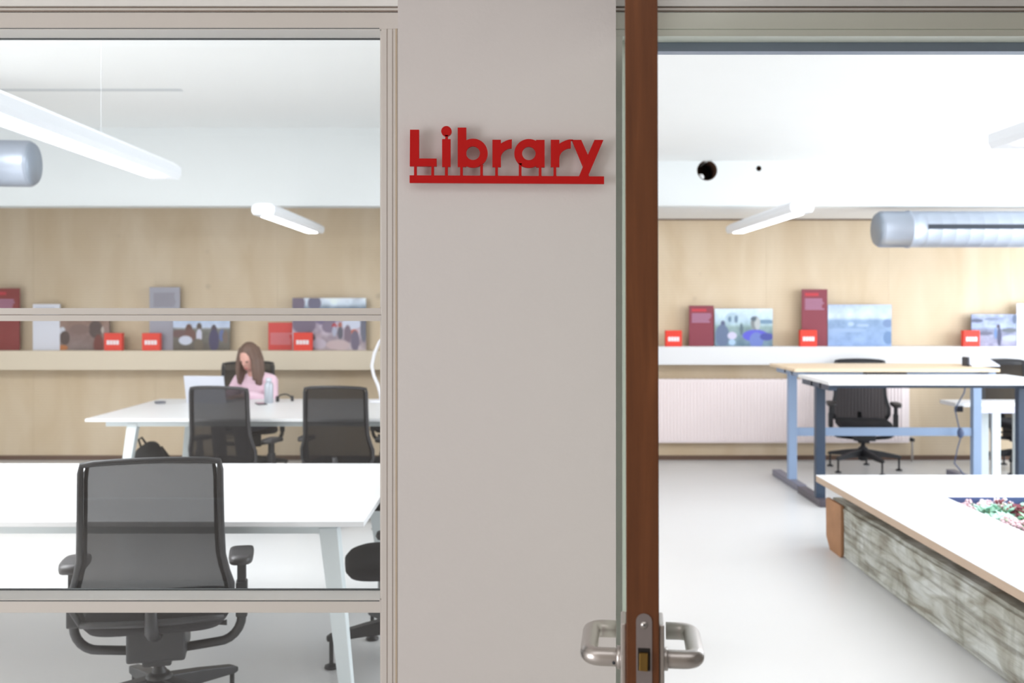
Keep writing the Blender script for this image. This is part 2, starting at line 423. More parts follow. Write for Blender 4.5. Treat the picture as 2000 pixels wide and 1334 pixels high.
# partition: solid parts
struct('wall_partition_left', MB().box(XL, -2.36, 2.30, YF, 0, 3.2), M_CORR)
struct('wall_partition_right', MB().box(1.31, XR, 2.30, YF, 0, 3.2), M_CORR)
struct('wall_above_frame', MB().box(-2.36, 1.31, 2.292, YF, 2.238, 3.2), M_WHITE)
struct('pillar', MB().box(-.2524, .2297, 2.2, 2.42, 0, 3.2), M_PILLAR)
struct('trim_frame_line', MB().box(-2.36, -.2, 2.294, 2.30, 2.229, 2.2335).box(.2, 1.31, 2.294, 2.30, 2.229, 2.2335), M_FRAME)
struct('trim_frame_groove', MB().box(-2.36, 1.31, 2.298, 2.30, 2.2345, 2.238).box(-2.36, 1.31, 2.2985, 2.30, 2.2265, 2.229), M_GAP)

# ---- window_1: painted frame, two mullions, three panes
win = bpy.data.objects.new('window_1', None); COL.objects.link(win); win.location = (-1.33, 2.3, 0); win['kind'] = 'structure'
wx0, wx1 = -2.3, -.3064
z_h, z_m1t, z_m1b, z_m2t, z_m2b, z_s = 2.187, 1.5417, 1.5121, .867, .8378, .12
obj('head_rail', MB().box(-2.36, -.2, 2.3, YF, z_h, 2.2255), M_FRAME, win, True, bevel=.001)
st = MB().box(wx1 + .0045, -.2, 2.3, YF, 0, z_h).box(wx1, wx1 + .006, 2.312, YF, z_s, z_h)
obj('stile', st, M_FRAME, win, True, bevel=.001)
obj('stile', MB().box(-2.36, -2.3, 2.3, YF, 0, z_h), M_FRAME, win, True)
obj('stile_groove', MB().box(-.2895, -.2885, 2.2992, 2.301, 0, z_h).box(-.2765, -.2755, 2.2992, 2.301, 0, z_h), M_GAP, win, True)
obj('joint_strip', MB().box(-.2690, -.2655, 2.2975, 2.305, 0, z_h), M_BEADTAN, win, True)
obj('mullion', MB().box(wx0, wx1 + .0045, 2.304, YF, lerp(z_m1b, z_m1t, .5), z_m1t).box(wx0, wx1 + .0045, 2.3, YF, z_m1b, lerp(z_m1b, z_m1t, .46)), M_FRAME, win, True)
obj('mullion', MB().box(wx0, wx1 + .005, 2.3, YF, z_m2b, z_m2t), M_FRAME, win, True, bevel=.0008)
obj('bottom_rail', MB().box(wx0, wx1 + .005, 2.3, YF, 0, z_s), M_FRAME, win, True)
yg = 2.378
for a, b in ((z_m1t, z_h), (z_m2t, z_m1b), (z_s, z_m2b)):
    obj('pane', MB().box(wx0, wx1, yg, yg + .006, a, b), M_GLASS, win, True)
    g = MB()
    if b == z_h: g.box(wx0, wx1, yg - .002, yg + .008, b - .003, b)
    if a == z_m2t: g.box(wx0, wx1, yg - .002, yg + .008, a, a + .003)
    g.box(wx1 - .002, wx1, yg - .002, yg + .008, a, b)
    obj('gasket', g, M_GASKET, win, True)
M_REVEAL_LIT = mat('lit reveal paint', C(250, 252, 252), .35)  # whiter than the frame paint: light on the reveal faces put into the colour
obj('lit_reveal_face', MB().box(wx0, wx1, 2.304, yg - .003, z_h - .001, z_h + .001), M_REVEAL_LIT, win, True)
obj('lit_reveal_face', MB().box(wx0, wx1, 2.304, yg - .003, z_m2t - .001, z_m2t + .001), M_REVEAL_LIT, win, True)
obj('bead_line', MB().box(wx0, wx1, 2.2992, 2.303, z_m2t - .0025, z_m2t - .0005).box(wx0, wx1, 2.2992, 2.303, z_h + .0005, z_h + .002), M_GASKET, win, True)

# ---- door_1: frame + leaf standing open towards the corridor
dr = bpy.data.objects.new('door_1', None); COL.objects.link(dr); dr.location = (.7, 2.3, 0); dr['kind'] = 'structure'
obj('door_head', MB().box(.2, 1.31, 2.3, YF, 2.187, 2.2255).box(.2, 1.31, 2.303, 2.358, 2.171, 2.187), M_FRAMEG, dr, True, bevel=.001)
obj('door_head_stop', MB().box(.2, 1.31, 2.358, YF, 2.150, 2.187), mat('aluminium seal', C(150, 164, 184), .35, .3), dr, True)
obj('jamb', MB().box(.2, .2556, 2.3, YF, 0, 2.171).box(.2556, .272, 2.345, YF, 0, 2.171), M_FRAMEG, dr, True, bevel=.001)
obj('jamb', MB().box(1.265, 1.31, 2.3, YF, 0, 2.171), M_FRAMEG, dr, True)

leaf = bpy.data.objects.new('door_2', None); COL.objects.link(leaf); leaf['kind'] = 'structure'
leaf.location = (.268, 2.30, 0); leaf.rotation_euler = (R(.13), 0, math.atan2(-.9933, -.1157))
LW, LT = .916, .0455
obj('leaf', MB().box(.005, LW - .03, .0005, LT - .0005, .01, 2.13), mat('door face paint', C(222, 226, 216), .4), leaf)
obj('edge_lipping', MB().box(LW - .03, LW, 0, LT, .01, 2.13), M_MAHOG, leaf, label='reddish brown hardwood edge', bevel=.0012)
# lock faceplate (rounded top) with latch
cy = .0247; hw = .011; zt = 1.1195
poly = [(cy - hw, .88)] + [(cy + hw * math.cos(t), zt - hw + hw * math.sin(t)) for t in [math.pi - math.pi * k / 14 for k in range(15)]] + [(cy + hw, .88)]
fp = MB().prism(poly, LW - .001, LW + .0012, 'x')
lock = obj('lock_faceplate', fp, mat('satin faceplate', C(150, 142, 142), .38, .55), leaf)
obj('screw', MB().tube([(LW + .0008, cy, 1.1035), (LW + .0022, cy, 1.1035)], .0048, 16), M_CHROME, lock)
obj('screw_slot', MB().box(LW + .0018, LW + .0025, cy - .0016, cy + .0016, 1.1029, 1.1041).box(LW + .0018, LW + .0025, cy - .0006, cy + .0006, 1.1019, 1.1051), M_DARKSLOT, lock)
obj('latch_recess', MB().box(LW + .0010, LW + .0016, cy - .0085, cy + .0085, 1.040, 1.0715), mat('latch recess black', C(26, 20, 18), .8), lock)
obj('latch_bolt', MB().prism([(cy - .0072, 1.0415), (cy + .005, 1.0405), (cy + .0055, 1.066), (cy - .0066, 1.066)], LW, LW + .007, 'x'), M_BRASS, lock, bevel=.001)
# long plates and levers on both faces
sx = LW - .06; hz = 1.036
for side in (-1, 1):
    y0 = 0 if side < 0 else LT
    pl = MB().box(sx - .021, sx + .040, min(y0, y0 + side * .008), max(y0, y0 + side * .008), .88, 1.0975, .0025)
    obj('handle_plate', pl, M_CHROME, leaf)
    yo = y0 + side * .055; rt = .0132; rc = .018
    pts = [(sx, y0 + side * .004, hz)] + [(sx, y0 + side * .02, hz)]
    for k in range(7):
        t = math.pi / 2 * k / 6
        pts.append((sx - rc + rc * math.cos(t), yo - side * rc + side * rc * math.sin(t), hz))
    ex = sx - .122
    for k in range(7):
        t = math.pi / 2 * k / 6
        pts.append((ex + rc - rc * math.sin(t), yo - side * rc + side * rc * math.cos(t), hz + .0015))
    pts.append((ex, y0 + side * .016, hz + .0015))
    lv = obj('lever_handle', MB().tube(pts, rt, 20), M_CHROME, leaf)
    obj('rose', MB().tube([(sx, y0 + side * .007, hz), (sx, y0 + side * .014, hz)], .0165, 24), M_CHROME, lv)
    if side < 0:
        obj('grub_screw', MB().tube([(sx + .012, y0 - .018, hz - .004), (sx + .0142, y0 - .018, hz - .004)], .0022, 10), M_DARKSLOT, lv)

# ================================================================== LIBRARY SIGN
sg = thing('library_sign', 'red cut-out lettering LIBRARY on a bar, fixed to the pale pillar', 'sign', (0, 2.19, PZ(300, 2.18)))
SD = 2.176
def SX(u): return PX(760 + u / 3.7037, SD)
def SZ(v): return PZ(200 + v / 3.7037, SD)
A0, A1 = SD, SD + .009
def rect(mb, x0, y0, x1, y1): mb.prism([(SX(x0), SZ(y0)), (SX(x1), SZ(y0)), (SX(x1), SZ(y1)), (SX(x0), SZ(y1))], A0, A1); return mb
def pol(mb, pts, e=0): mb.prism([(SX(a), SZ(b)) for a, b in pts], A0 + e, A1 - e); return mb
k = SD / F / 3.7037
def fil(mb, a, b, y0, y1):   # stub with small fillets
    pol(mb, [(a - 5, y0), (b + 5, y0), (b, y0 + 6), (b, y1 - 6), (b + 5, y1), (a - 5, y1), (a, y1 - 6), (a, y0 + 6)], .0001)
def letter(name, mb): obj('letter', mb, M_RED, sg, True)
L_ = MB(); pol(L_, [(151, 197), (216, 197), (216, 405), (343, 406), (343, 462), (149, 461)]); fil(L_, 180, 199, 455, 531); fil(L_, 305, 324, 455, 531); letter('L', L_)
i_ = MB(); rect(i_, 383, 265, 444, 465); i_.ring(SX(414), SZ(208), 37.5 * k, .1 * k, A0 + .0001, A1 - .0001); fil(i_, 406, 424, 236, 268); fil(i_, 404, 424, 460, 532); letter('i', i_)
b_ = MB(); rect(b_, 496, 182, 558, 466); b_.ring(SX(607), SZ(366.5), 106 * k, 50 * k, A0 + .0001, A1 - .0001, sz=.985); fil(b_, 514, 533, 460, 532); fil(b_, 659, 678, 452, 532); letter('b', b_)
def rr(x, ax, top, end, es, arc_x):
    mb = MB(); rect(mb, x, top, x + 61.5, 467)
    # shoulder
    up = [(ax, 298)] + [(ax + (end - ax) * t, 298 - 31 * math.sin(t * math.pi / 2)) for t in (.25, .5, .75, 1)]
    lo = [(end - 2, 331)] + [(end - 2 - (end - 2 - ax) * math.sin(t), 331 + 74 * (1 - math.cos(t))) for t in [math.pi / 2 * q / 8 for q in range(1, 9)]]
    p = [(a - .5, b) for a, b in up] + lo
    pol(mb, p, .0001); return mb
r_ = rr(747, 807, 270, 889, 0, 0); fil(r_, 767, 787, 462, 533); letter('r', r_)
a_ = MB(); rect(a_, 1063, 271, 1125, 469); a_.ring(SX(1011), SZ(368.5), 105.5 * k, 49 * k, A0 + .0001, A1 - .0001, sz=.985); fil(a_, 938, 958, 440, 534); fil(a_, 1083, 1102, 462, 534); letter('a', a_)
r2 = rr(1170, 1232, 270, 1316, 0, 0); rect(r2, 1300, 268, 1330, 276); fil(r2, 1190, 1209, 462, 534); letter('r', r2)
y_ = MB(); pol(y_, [(1322, 271), (1390, 271), (1438, 379), (1372, 536), (1402, 464)]); pol(y_, [(1486, 271), (1551, 271), (1443, 524), (1449, 538), (1368, 538), (1376, 530), (1403, 464), (1438, 379)], .0001); letter('y', y_)
obj('bar', MB().prism([(SX(148), SZ(527)), (SX(1555), SZ(535)), (SX(1555), SZ(589)), (SX(148), SZ(581))], A0, A1), M_RED, sg, True)
for u in (240, 560, 860, 1180, 1480): obj('standoff_pin', MB().tube([(SX(u), A1 - .001, SZ(560)), (SX(u), 2.2, SZ(560))], .003, 8), M_CHROME, sg, True)

# ================================================================== TABLES
def bench_table(label, x0, x1, y0, y1, legs, group):
    t = thing('bench_table', label, 'table', ((x0 + x1) / 2, (y0 + y1) / 2, 0), 0, group)
    tz = .74
    obj('tabletop', MB().box(x0, x1, y0, y1, tz - .022, tz, .004), M_TABLE, t, True)
    fr = MB()
    for y in (y0 + .07, y1 - .11): fr.box(x0 + .1601, x1 - .1601, y, y + .04, tz - .062, tz - .022)
    fr.box(x0 + .12, x0 + .16, y0 + .07, y1 - .07, tz - .062, tz - .022); fr.box(x1 - .16, x1 - .12, y0 + .07, y1 - .07, tz - .062, tz - .022)
    obj('under_frame', fr, M_TABLEG, t, True)
    for lx, dx in legs:
        for yy, dy in ((y0 + .1, -.05), (y1 - .1, .05)):
            mb = MB(); a = .036; b = .024
            v = []
            for (cx, cy_, z, h) in ((lx, yy, tz - .04, a), (lx + dx, yy + dy, 0, b)):
                v += [(cx - h, cy_ - h, z), (cx + h, cy_ - h, z), (cx + h, cy_ + h, z), (cx - h, cy_ + h, z)]
            mb.add(v, [(0, 1, 2, 3), (7, 6, 5, 4), (0, 4, 5, 1), (1, 5, 6, 2), (2, 6, 7, 3), (3, 7, 4, 0)])
            obj('leg', mb, M_TABLEG, t, True, bevel=.004)
    return t
bench_table('long white bench table behind the front mesh-back chair', -3.75, -.553, 3.72, 5.08, ((-.70, .085), (-3.6, -.085)), 'white bench tables')
bench_table('long white bench table with the laptop and bottle on it', -3.03, .1, 7.06, 8.56, ((-2.72, -.09), (-.05, .09)), 'white bench tables')

# ================================================================== OFFICE CHAIR
def make_chair(label, group):
    t = thing('office_chair', label, 'chair', (0, 0, 0), 0, group)
    # backrest outline
    hwz = [(.455, .235), (.50, .262), (.57, .263), (.62, .247), (.68, .234), (.78, .230), (.90, .228), (.98, .227), (1.008, .222)]
    def yb(x, z): return -.205 - .045 * max(0, (z - .55)) / .45 + .03 * (x / .23) ** 2 - .02 * math.sin(math.pi * (z - .45) / .6)
    # frame loop
    L = [( -hw_, z) for z, hw_ in hwz]; top = []
    for q in range(1, 12):
        x = lerp(-.218, .218, q / 12); top.append((x, 1.012 + .010 * (1 - (x / .218) ** 2)))
    Rr = [(hw_, z) for z, hw_ in reversed(hwz)]
    loop_ = L + top + Rr
    pts = [(x, yb(x, z), z) for x, z in loop_]
    fm = MB().tube(pts, .011, 8, True, 1.0)
    fm.tube([(lerp(-.235, .235, q / 10), yb(lerp(-.235, .235, q / 10), .455), .455) for q in range(11)], .013, 8)
    br = obj('backrest_frame', fm, M_BLACK, t)
    # knit
    kb = MB(); rows = 14; cols = 12; v = []
    zs = [lerp(.46, 1.012, r / rows) for r in range(rows + 1)]
    def hww(z):
        for (z0, h0), (z1, h1) in zip(hwz, hwz[1:]):
            if z0 <= z <= z1: return lerp(h0, h1, (z - z0) / (z1 - z0))
        return .206
    for z in zs:
        h = hww(z) - .004
        for c in range(cols + 1):
            x = lerp(-h, h, c / cols); v.append((x, yb(x, z), z + (.010 * (1 - (x / .22) ** 2) if z > 1.0 else 0)))
    f = [(r * (cols + 1) + c, r * (cols + 1) + c + 1, (r + 1) * (cols + 1) + c + 1, (r + 1) * (cols + 1) + c) for r in range(rows) for c in range(cols)]
    kb.add(v, f, True)
    obj('mesh_back', kb, M_KNIT, t)
    # border of thicker knit inside the frame
    for s in (-1, 1):
        bd = MB().tube([(s * (hww(z) - .018), yb(s * hww(z), z) + .003, z) for z in [lerp(.47, 1.004, q / 12) for q in range(13)]], .007, 6)
        obj('back_border', bd, M_BLACK, t)
    # spine bracket
    obj('back_bracket', MB().tube([(0, -.02, .39), (0, -.14, .385), (0, -.215, .42), (0, -.245, .52)], [.016, .016, .015, .012], 10, True, 1.6), M_BLACK, t)
    # seat
    sb = MB(); n = 40; rings = [(.80, .405), (.94, .412), (1.0, .43), (.985, .452), (.93, .466), (.6, .468), (.0, .464)]
    v = []
    for sc, z in rings:
        for q in range(n):
            a = 2 * math.pi * q / n; ca, sa = math.cos(a), math.sin(a)
            ex = .42
            x = .245 * sc * math.copysign(abs(ca) ** ex, ca); y = .235 * sc * math.copysign(abs(sa) ** ex, sa) + .03
            zz = z - (.018 * max(0, (y - .15) / .11) if z > .43 else 0)
            v.append((x, y, zz))
    m_ = len(rings)
    f = [(i * n + q, i * n + (q + 1) % n, (i + 1) * n + (q + 1) % n, (i + 1) * n + q) for i in range(m_ - 1) for q in range(n)] + [tuple(range(n))]
    sb.add(v, f, True)
    obj('seat', sb, M_FABRIC, t)
    mech = MB().box(-.10, .10, -.11, .12, .285, .405, .012).box(-.05, .05, -.08, .08, .26, .30, .008)
    me_ = obj('mechanism', mech, M_BLACK, t)
    obj('adjust_lever', MB().tube([(.08, .04, .37), (.2, .04, .365), (.235, .04, .365)], [.006, .006, .011], 8), M_BLACK, me_)
    # arm tube (U) and arms
    for s in (-1, 1):
        seg = [(s * .29, 0, .50), (s * .29, 0, .40)] + [(s * (.29 - .085 + .085 * math.cos(q)), 0, .40 - .09 * math.sin(q)) for q in [math.pi / 2 * i / 6 for i in range(1, 7)]] + [(s * .05, 0, .295)]
        obj('arm_bracket', MB().tube(seg, .017, 10, True, 1.0), M_BLACK, t)
    for s in (-1, 1):
        post = MB().box(s * .29 - .021, s * .29 + .021, -.03, .03, .40, .53, .008).box(s * .29 - .016, s * .29 + .016, -.022, .022, .52, .607, .005)
        p_ = obj('arm_post', post, M_BLACK, t)
        pad = MB(); n2 = 24; v = []
        for sc, z in ((.75, .606), (.95, .610), (1, .622), (.96, .636), (.7, .641), (0, .641)):
            for q in range(n2):
                a = 2 * math.pi * q / n2; ca, sa = math.cos(a), math.sin(a)
                v.append((s * .288 + .045 * sc * math.copysign(abs(ca) ** .6, ca), .02 + .125 * sc * math.copysign(abs(sa) ** .6, sa), z - .01 * max(0, sa) * sc))
        f = [(i * n2 + q, i * n2 + (q + 1) % n2, (i + 1) * n2 + (q + 1) % n2, (i + 1) * n2 + q) for i in range(5) for q in range(n2)] + [tuple(range(n2))]
        pad.add(v, f, True)
        obj('armrest', pad, M_ARMPAD, t)
    obj('gas_column', MB().lathe([(.026, .10), (.026, .225), (.020, .23), (.020, .30)], n=20), M_BLACK, t)
    hub = obj('hub', MB().lathe([(.03, .09), (.045, .10), (.048, .20), (.035, .215)], n=20), M_BLACK, t)
    for q in range(5):
        a = 2 * math.pi * q / 5 + R(257)
        c, s = math.cos(a), math.sin(a)
        sp = MB(); v = []
        for rad, zt_, zb_, hw_ in ((.03, .20, .13, .028), (.18, .175, .125, .023), (.325, .145, .115, .019), (.345, .135, .118, .014)):
            for sg_, z in ((-1, zb_), (1, zb_), (1, zt_), (-1, zt_)):
                v.append((c * rad - s * hw_ * sg_, s * rad + c * hw_ * sg_, z))
        f = [(i * 4 + j, i * 4 + (j + 1) % 4, (i + 1) * 4 + (j + 1) % 4, (i + 1) * 4 + j) for i in range(3) for j in range(4)] + [(3, 2, 1, 0), (12, 13, 14, 15)]
        sp.add(v, f); spo = obj('base_spoke', sp, M_BLACK, t, bevel=.004)
        ft = MB().lathe([(.009, .12), (.009, .022), (.014, .018), (.028, .012), (.030, .004), (.028, 0)][::-1], (c * .325, s * .325, 0), 16)
        obj('foot', ft, M_BLACK, spo)
    return t
G = 'black mesh-back office chairs'
ch = make_chair('black mesh-back office chair in front, seen from behind at the near table', G)
ch.location = (-1.283, 3.62, 0); ch.rotation_euler = (0, 0, R(13))
dup(ch, (-1.955, 7.03, 0), R(-14), 'black mesh-back office chair at the middle table, in front of the person', G, .965)
dup(ch, (-1.19, 7.05, 0), R(-6), 'black mesh-back office chair at the middle table, third chair back next to the frame', G, .965)
tucked = dup(ch, (-.46, 4.34, 0), R(100), 'black office chair tucked in at the table end, half hidden by the pillar', G)
for c_ in tucked.children:                 # this chair's seat is swivelled on its base
    if c_.name.startswith('base_spoke'): c_.rotation_euler = (0, 0, R(-16))
dup(ch, (-2.36, 8.94, 0), R(197), 'black office chair the person in pink is sitting on', G)
dup(ch, (-.98, 9.05, 0), R(176), 'black office chair across the middle table, mostly hidden behind the window frame', G)
dup(ch, (3.29, 9.33, 0), R(168), 'black office chair behind the wooden-topped standing desk', G)
dup(ch, (4.75, 9.32, 0), R(190), 'black office chair behind the standing desks at the picture edge', G)

# ================================================================== BACKPACK
bp = thing('backpack', 'slumped black backpack on the floor under the middle table', 'bag', (PX(291, 7.6), 7.6, 0))
b = MB().ell((0, 0, .20), (.17, .12, .20)).ell((0, 0, .33), (.135, .10, .16)).ell((0, -.08, .17), (.12, .07, .13)).ell((.02, 0, .45), (.07, .06, .06)).ell((0, 0, .05), (.16, .12, .05))
remesh('bag_body', b, .012, M_BAG, bp)
obj('carry_loop', MB().tube([(-.06, 0, .46), (-.08, 0, .52), (-.055, 0, .535), (-.03, 0, .50), (-.01, 0, .47)], .009, 8), M_BAG, bp)
obj('shoulder_strap', MB().tube([(.06, .08, .45), (.12, .13, .34), (.14, .15, .2), (.11, .12, .08)], .016, 8, True, .4), M_BAG, bp)
obj('front_zip', MB().tube([(-.09, -.147, .22), (-.05, -.152, .27), (0, -.154, .285), (.05, -.152, .27), (.09, -.147, .22)], .004, 6), M_CHROME, bp)

# ================================================================== THINGS ON MIDDLE TABLE
TZ = .74
lp = thing('laptop', 'open pale silver laptop in front of the person in pink', 'laptop', (-2.52, 8.2, TZ), R(-6))
obj('base', MB().box(-.17, .17, 0, .235, 0, .014, .003), M_LAPTOP, lp)
obj('keyboard', MB().box(-.145, .145, .015, .125, .0141, .0155), M_DARK, lp)
lid = MB(); lid.prism([(-.002, .012), (.006, .012), (-.046, .226), (-.054, .226)], -.17, .17, 'x'); o = obj('lid', lid, M_LAPTOP, lp, bevel=.002)
obj('screen', MB().prism([(.0065, .022), (.0075, .022), (-.0435, .218), (-.0445, .218)], -.16, .16, 'x'), mat('lit screen', C(180, 190, 205), .3, emit=((.8, .88, 1, 1), .6)), o)
bt = thing('water_bottle', 'grey metal drinking bottle standing beside the person in pink', 'bottle', (PX(525, 8.22), 8.22, TZ))
obj('bottle_body', MB().lathe([(.033, 0), (.037, .006), (.037, .14), (.033, .16), (.021, .172), (.021, .178)]), M_BOTTLE, bt)
obj('cap', MB().lathe([(.023, .176), (.024, .18), (.024, .2), (.02, .205)]), mat('bottle cap', C(206, 210, 220), .4), bt)
ph = thing('phone', 'dark phone lying flat by the grey bottle', 'phone', (PX(511, 8.12), 8.1, TZ), R(25))
obj('phone_body', MB().box(-.037, .037, -.07, .07, 0, .009, .002), M_DARK, ph)
obj('phone_screen', MB().box(-.034, .034, -.064, .064, .009, .0095), mat('phone glass', C(20, 20, 26), .1), ph)
gd = thing('headphones', 'small black headphones lying on the table right of the bottle', 'headphones', (PX(556, 8.35), 8.35, TZ), R(20))
obj('headband', MB().tube([(-.06, 0, .012)] + [(-.06 * math.cos(q), .02, .012 + .045 * math.sin(q)) for q in [math.pi * i / 12 for i in range(1, 12)]] + [(.06, 0, .012)], .006, 8), M_DARK, gd)
for s in (-1, 1): obj('ear_cushion', MB().tube([(s * .05, -.01, .022), (s * .072, -.012, .022)], .024, 16), M_DARK, gd)
cbl = tag(obj('coiled_cable', MB().tube([(PX(313, 8.1) + .035 * math.cos(q * .6) * (1 + .01 * q), 8.1 + .05 * math.sin(q * .6), TZ + .005 + .0006 * q) for q in range(28)], .003, 6), mat('grey cable', C(120, 122, 132), .5)), 'small coiled grey cable on the left end of the middle table', 'cable')
dl = thing('desk_lamp', 'white swan-neck desk lamp on the table next to the window frame', 'lamp', (PX(738, 8.3), 8.3, TZ))
obj('base', MB().lathe([(.075, 0), (.075, .012), (.02, .018), (.012, .02)]), mat('lamp white', C(238, 238, 244), .4), dl)
dx = 8.3 / F
pts = [(6 * dx, 0, .015), (4 * dx, 0, .08), (0 * dx, 0, .14), (-8 * dx, 0, .22), (-12 * dx, 0, .30), (-7 * dx, 0, .40), (3 * dx, 0, .50), (14 * dx, 0, .55), (26 * dx, 0, .53)]
obj('lamp_arm', MB().tube(pts, .013, 12), MATS['lamp white'], dl)
obj('lamp_shade', MB().lathe([(.07, -.05), (.068, -.03), (.03, .03), (.012, .04)], (30 * dx, 0, .50)), MATS['lamp white'], dl)

# ================================================================== PERSON
pr = thing('person', 'person with long brown hair in a pink jumper, seated and looking down', 'person', (-2.27, 8.90, 0), R(-22))
# local frame: faces -Y (towards the camera), slightly to the camera's left
def limb(mb, pts, rs):
    for (a, b), (ra, rb) in zip(zip(pts, pts[1:]), zip(rs, rs[1:])): mb.cap(a, b, ra, rb)
def hand(mb, w, d, s):          # w wrist, d direction along the palm, s thumb side
    w = Vector(w); d = Vector(d).normalized(); side = Vector((0, 0, 1)).cross(d).normalized() * s
    up = Vector((0, 0, 1))
    for o_ in (-.026, -.009, .009, .026): mb.cap(w + side * o_ * .6 + d * .01, w + d * .075 + side * o_, .013, .012, 8)
    for o_, ln in ((-.030, .055), (-.010, .068), (.010, .074), (.030, .066)):
        a = w + d * .08 + side * o_; b_ = a + d * ln * .5 - up * .004; c_ = b_ + d * ln * .42 - up * .018
        mb.cap(a, b_, .0085, .008, 8); mb.cap(b_, c_, .008, .0068, 8)
    a = w + d * .025 + side * .024; b_ = a + d * .03 + side * .025 - up * .004; c_ = b_ + d * .028 + side * .004 - up * .008
    mb.cap(a, b_, .0125, .0105, 8); mb.cap(b_, c_, .010, .0085, 8)
HC = Vector((-.0, -.125, 1.085))
def bodymb():
    mb = MB()
    mb.ell((0, .02, .53), (.165, .13, .11)); mb.ell((0, 0, .66), (.135, .10, .15)); mb.ell((0, -.03, .80), (.15, .105, .15))
    limb(mb, [(-.15, -.04, .88), (0, -.045, .90), (.15, -.04, .88)], [.052, .06, .052])
    limb(mb, [(0, -.05, .90), (0, -.085, 1.0)], [.055, .05])
    rot = Matrix.Rotation(R(24), 3, 'X')
    mb.ell(HC, (.074, .093, .115), 20, rot)
    mb.ell(HC + rot @ Vector((0, -.03, -.06)), (.052, .055, .055), 16, rot)     # jaw
    mb.ell(HC + rot @ Vector((0, -.098, -.022)), (.010, .016, .022), 12, rot)   # nose
    mb.ell(HC + rot @ Vector((0, -.083, .012)), (.045, .012, .012), 12, rot)    # brow
    for s in (-1, 1):
        mb.ell(HC + rot @ Vector((s * .074, .0, -.01)), (.010, .018, .03), 10, rot)
        limb(mb, [(s * .17, -.04, .875), (s * .215, -.10, .74), (s * .225, -.14, .70)], [.047, .040, .037])
        limb(mb, [(s * .225, -.14, .70), (s * .16, -.30, .765), (s * .12, -.375, .775)], [.036, .028, .022])
        hand(mb, (s * .12, -.385, .772), (-s * .25, -1, -.02), -s)
        limb(mb, [(s * .09, .02, .53), (s * .11, -.20, .53), (s * .12, -.40, .52)], [.085, .075, .055])
        limb(mb, [(s * .12, -.40, .52), (s * .12, -.38, .32), (s * .12, -.36, .09)], [.054, .052, .036])
        limb(mb, [(s * .12, -.36, .055), (s * .13, -.50, .035)], [.036, .028])
    return mb
body = remesh('body', bodymb(), .006, M_SKIN, pr, 2)
rotf = Matrix.Rotation(R(24), 3, 'X')
for s in (-1, 1):
    obj('eye', MB().ell(HC + rotf @ Vector((s * .031, -.0885, -.002)), (.013, .006, .005), 10, rotf), M_EYE, pr)
obj('mouth', MB().ell(HC + rotf @ Vector((0, -.0855, -.068)), (.022, .008, .006), 10, rotf), M_LIP, pr)
j = MB()
j.ell((0, .01, .56), (.165, .13, .09)); j.ell((0, 0, .67), (.155, .118, .16)); j.ell((0, -.03, .80), (.17, .122, .15)); limb(j, [(-.15, -.04, .88), (0, -.045, .905), (.15, -.04, .88)], [.063, .066, .063])
for s in (-1, 1):
    limb(j, [(s * .17, -.04, .875), (s * .22, -.10, .74), (s * .23, -.14, .70)], [.06, .055, .052])
    limb(j, [(s * .23, -.14, .70), (s * .16, -.30, .767), (s * .127, -.362, .775)], [.050, .040, .034])
remesh('jumper', j, .009, M_PINK, pr, 4)
tr = MB(); tr.ell((0, .02, .52), (.175, .14, .105))
for s in (-1, 1):
    limb(tr, [(s * .09, .02, .53), (s * .11, -.20, .53), (s * .12, -.40, .52)], [.096, .086, .068])
    limb(tr, [(s * .12, -.40, .52), (s * .12, -.38, .32), (s * .12, -.36, .11)], [.066, .062, .052])
remesh('trousers', tr, .011, M_JEANS, pr, 3)
for s in (-1, 1):
    sh = MB().ell((s * .13, -.36, .05), (.045, .055, .05)).ell((s * .135, -.45, .04), (.045, .10, .04)).ell((s * .132, -.41, .022), (.045, .12, .022))
    remesh('shoe', sh, .008, M_SHOE, pr, 2)
hr = MB()
hr.ell(HC + rotf @ Vector((0, .018, .022)), (.088, .098, .115), 20, rotf)
hr.ell(HC + rotf @ Vector((0, .055, -.04)), (.084, .06, .12), 16, rotf)
for s in (-1, 1):
    for q, (ox, oy, r0, r1, dn) in enumerate(((.066, -.035, .026, .016, .20), (.078, .0, .03, .022, .235), (.078, .04, .034, .026, .25), (.05, .075, .036, .03, .26))):
        limb(hr, [HC + Vector((s * ox * .8, oy - .02, .07)), HC + Vector((s * (ox + .012), oy - .01, -.02)), HC + Vector((s * (ox + .02), oy - .01, -.11)), HC + Vector((s * (ox + .018), oy - .012, -dn + .015))], [r0 * .8, r0, r0, r1])
limb(hr, [HC + Vector((0, .06, 0)), HC + Vector((0, .09, -.12)), HC + Vector((0, .1, -.24))], [.06, .055, .035])
remesh('hair', hr, .007, M_HAIR, pr, 3)

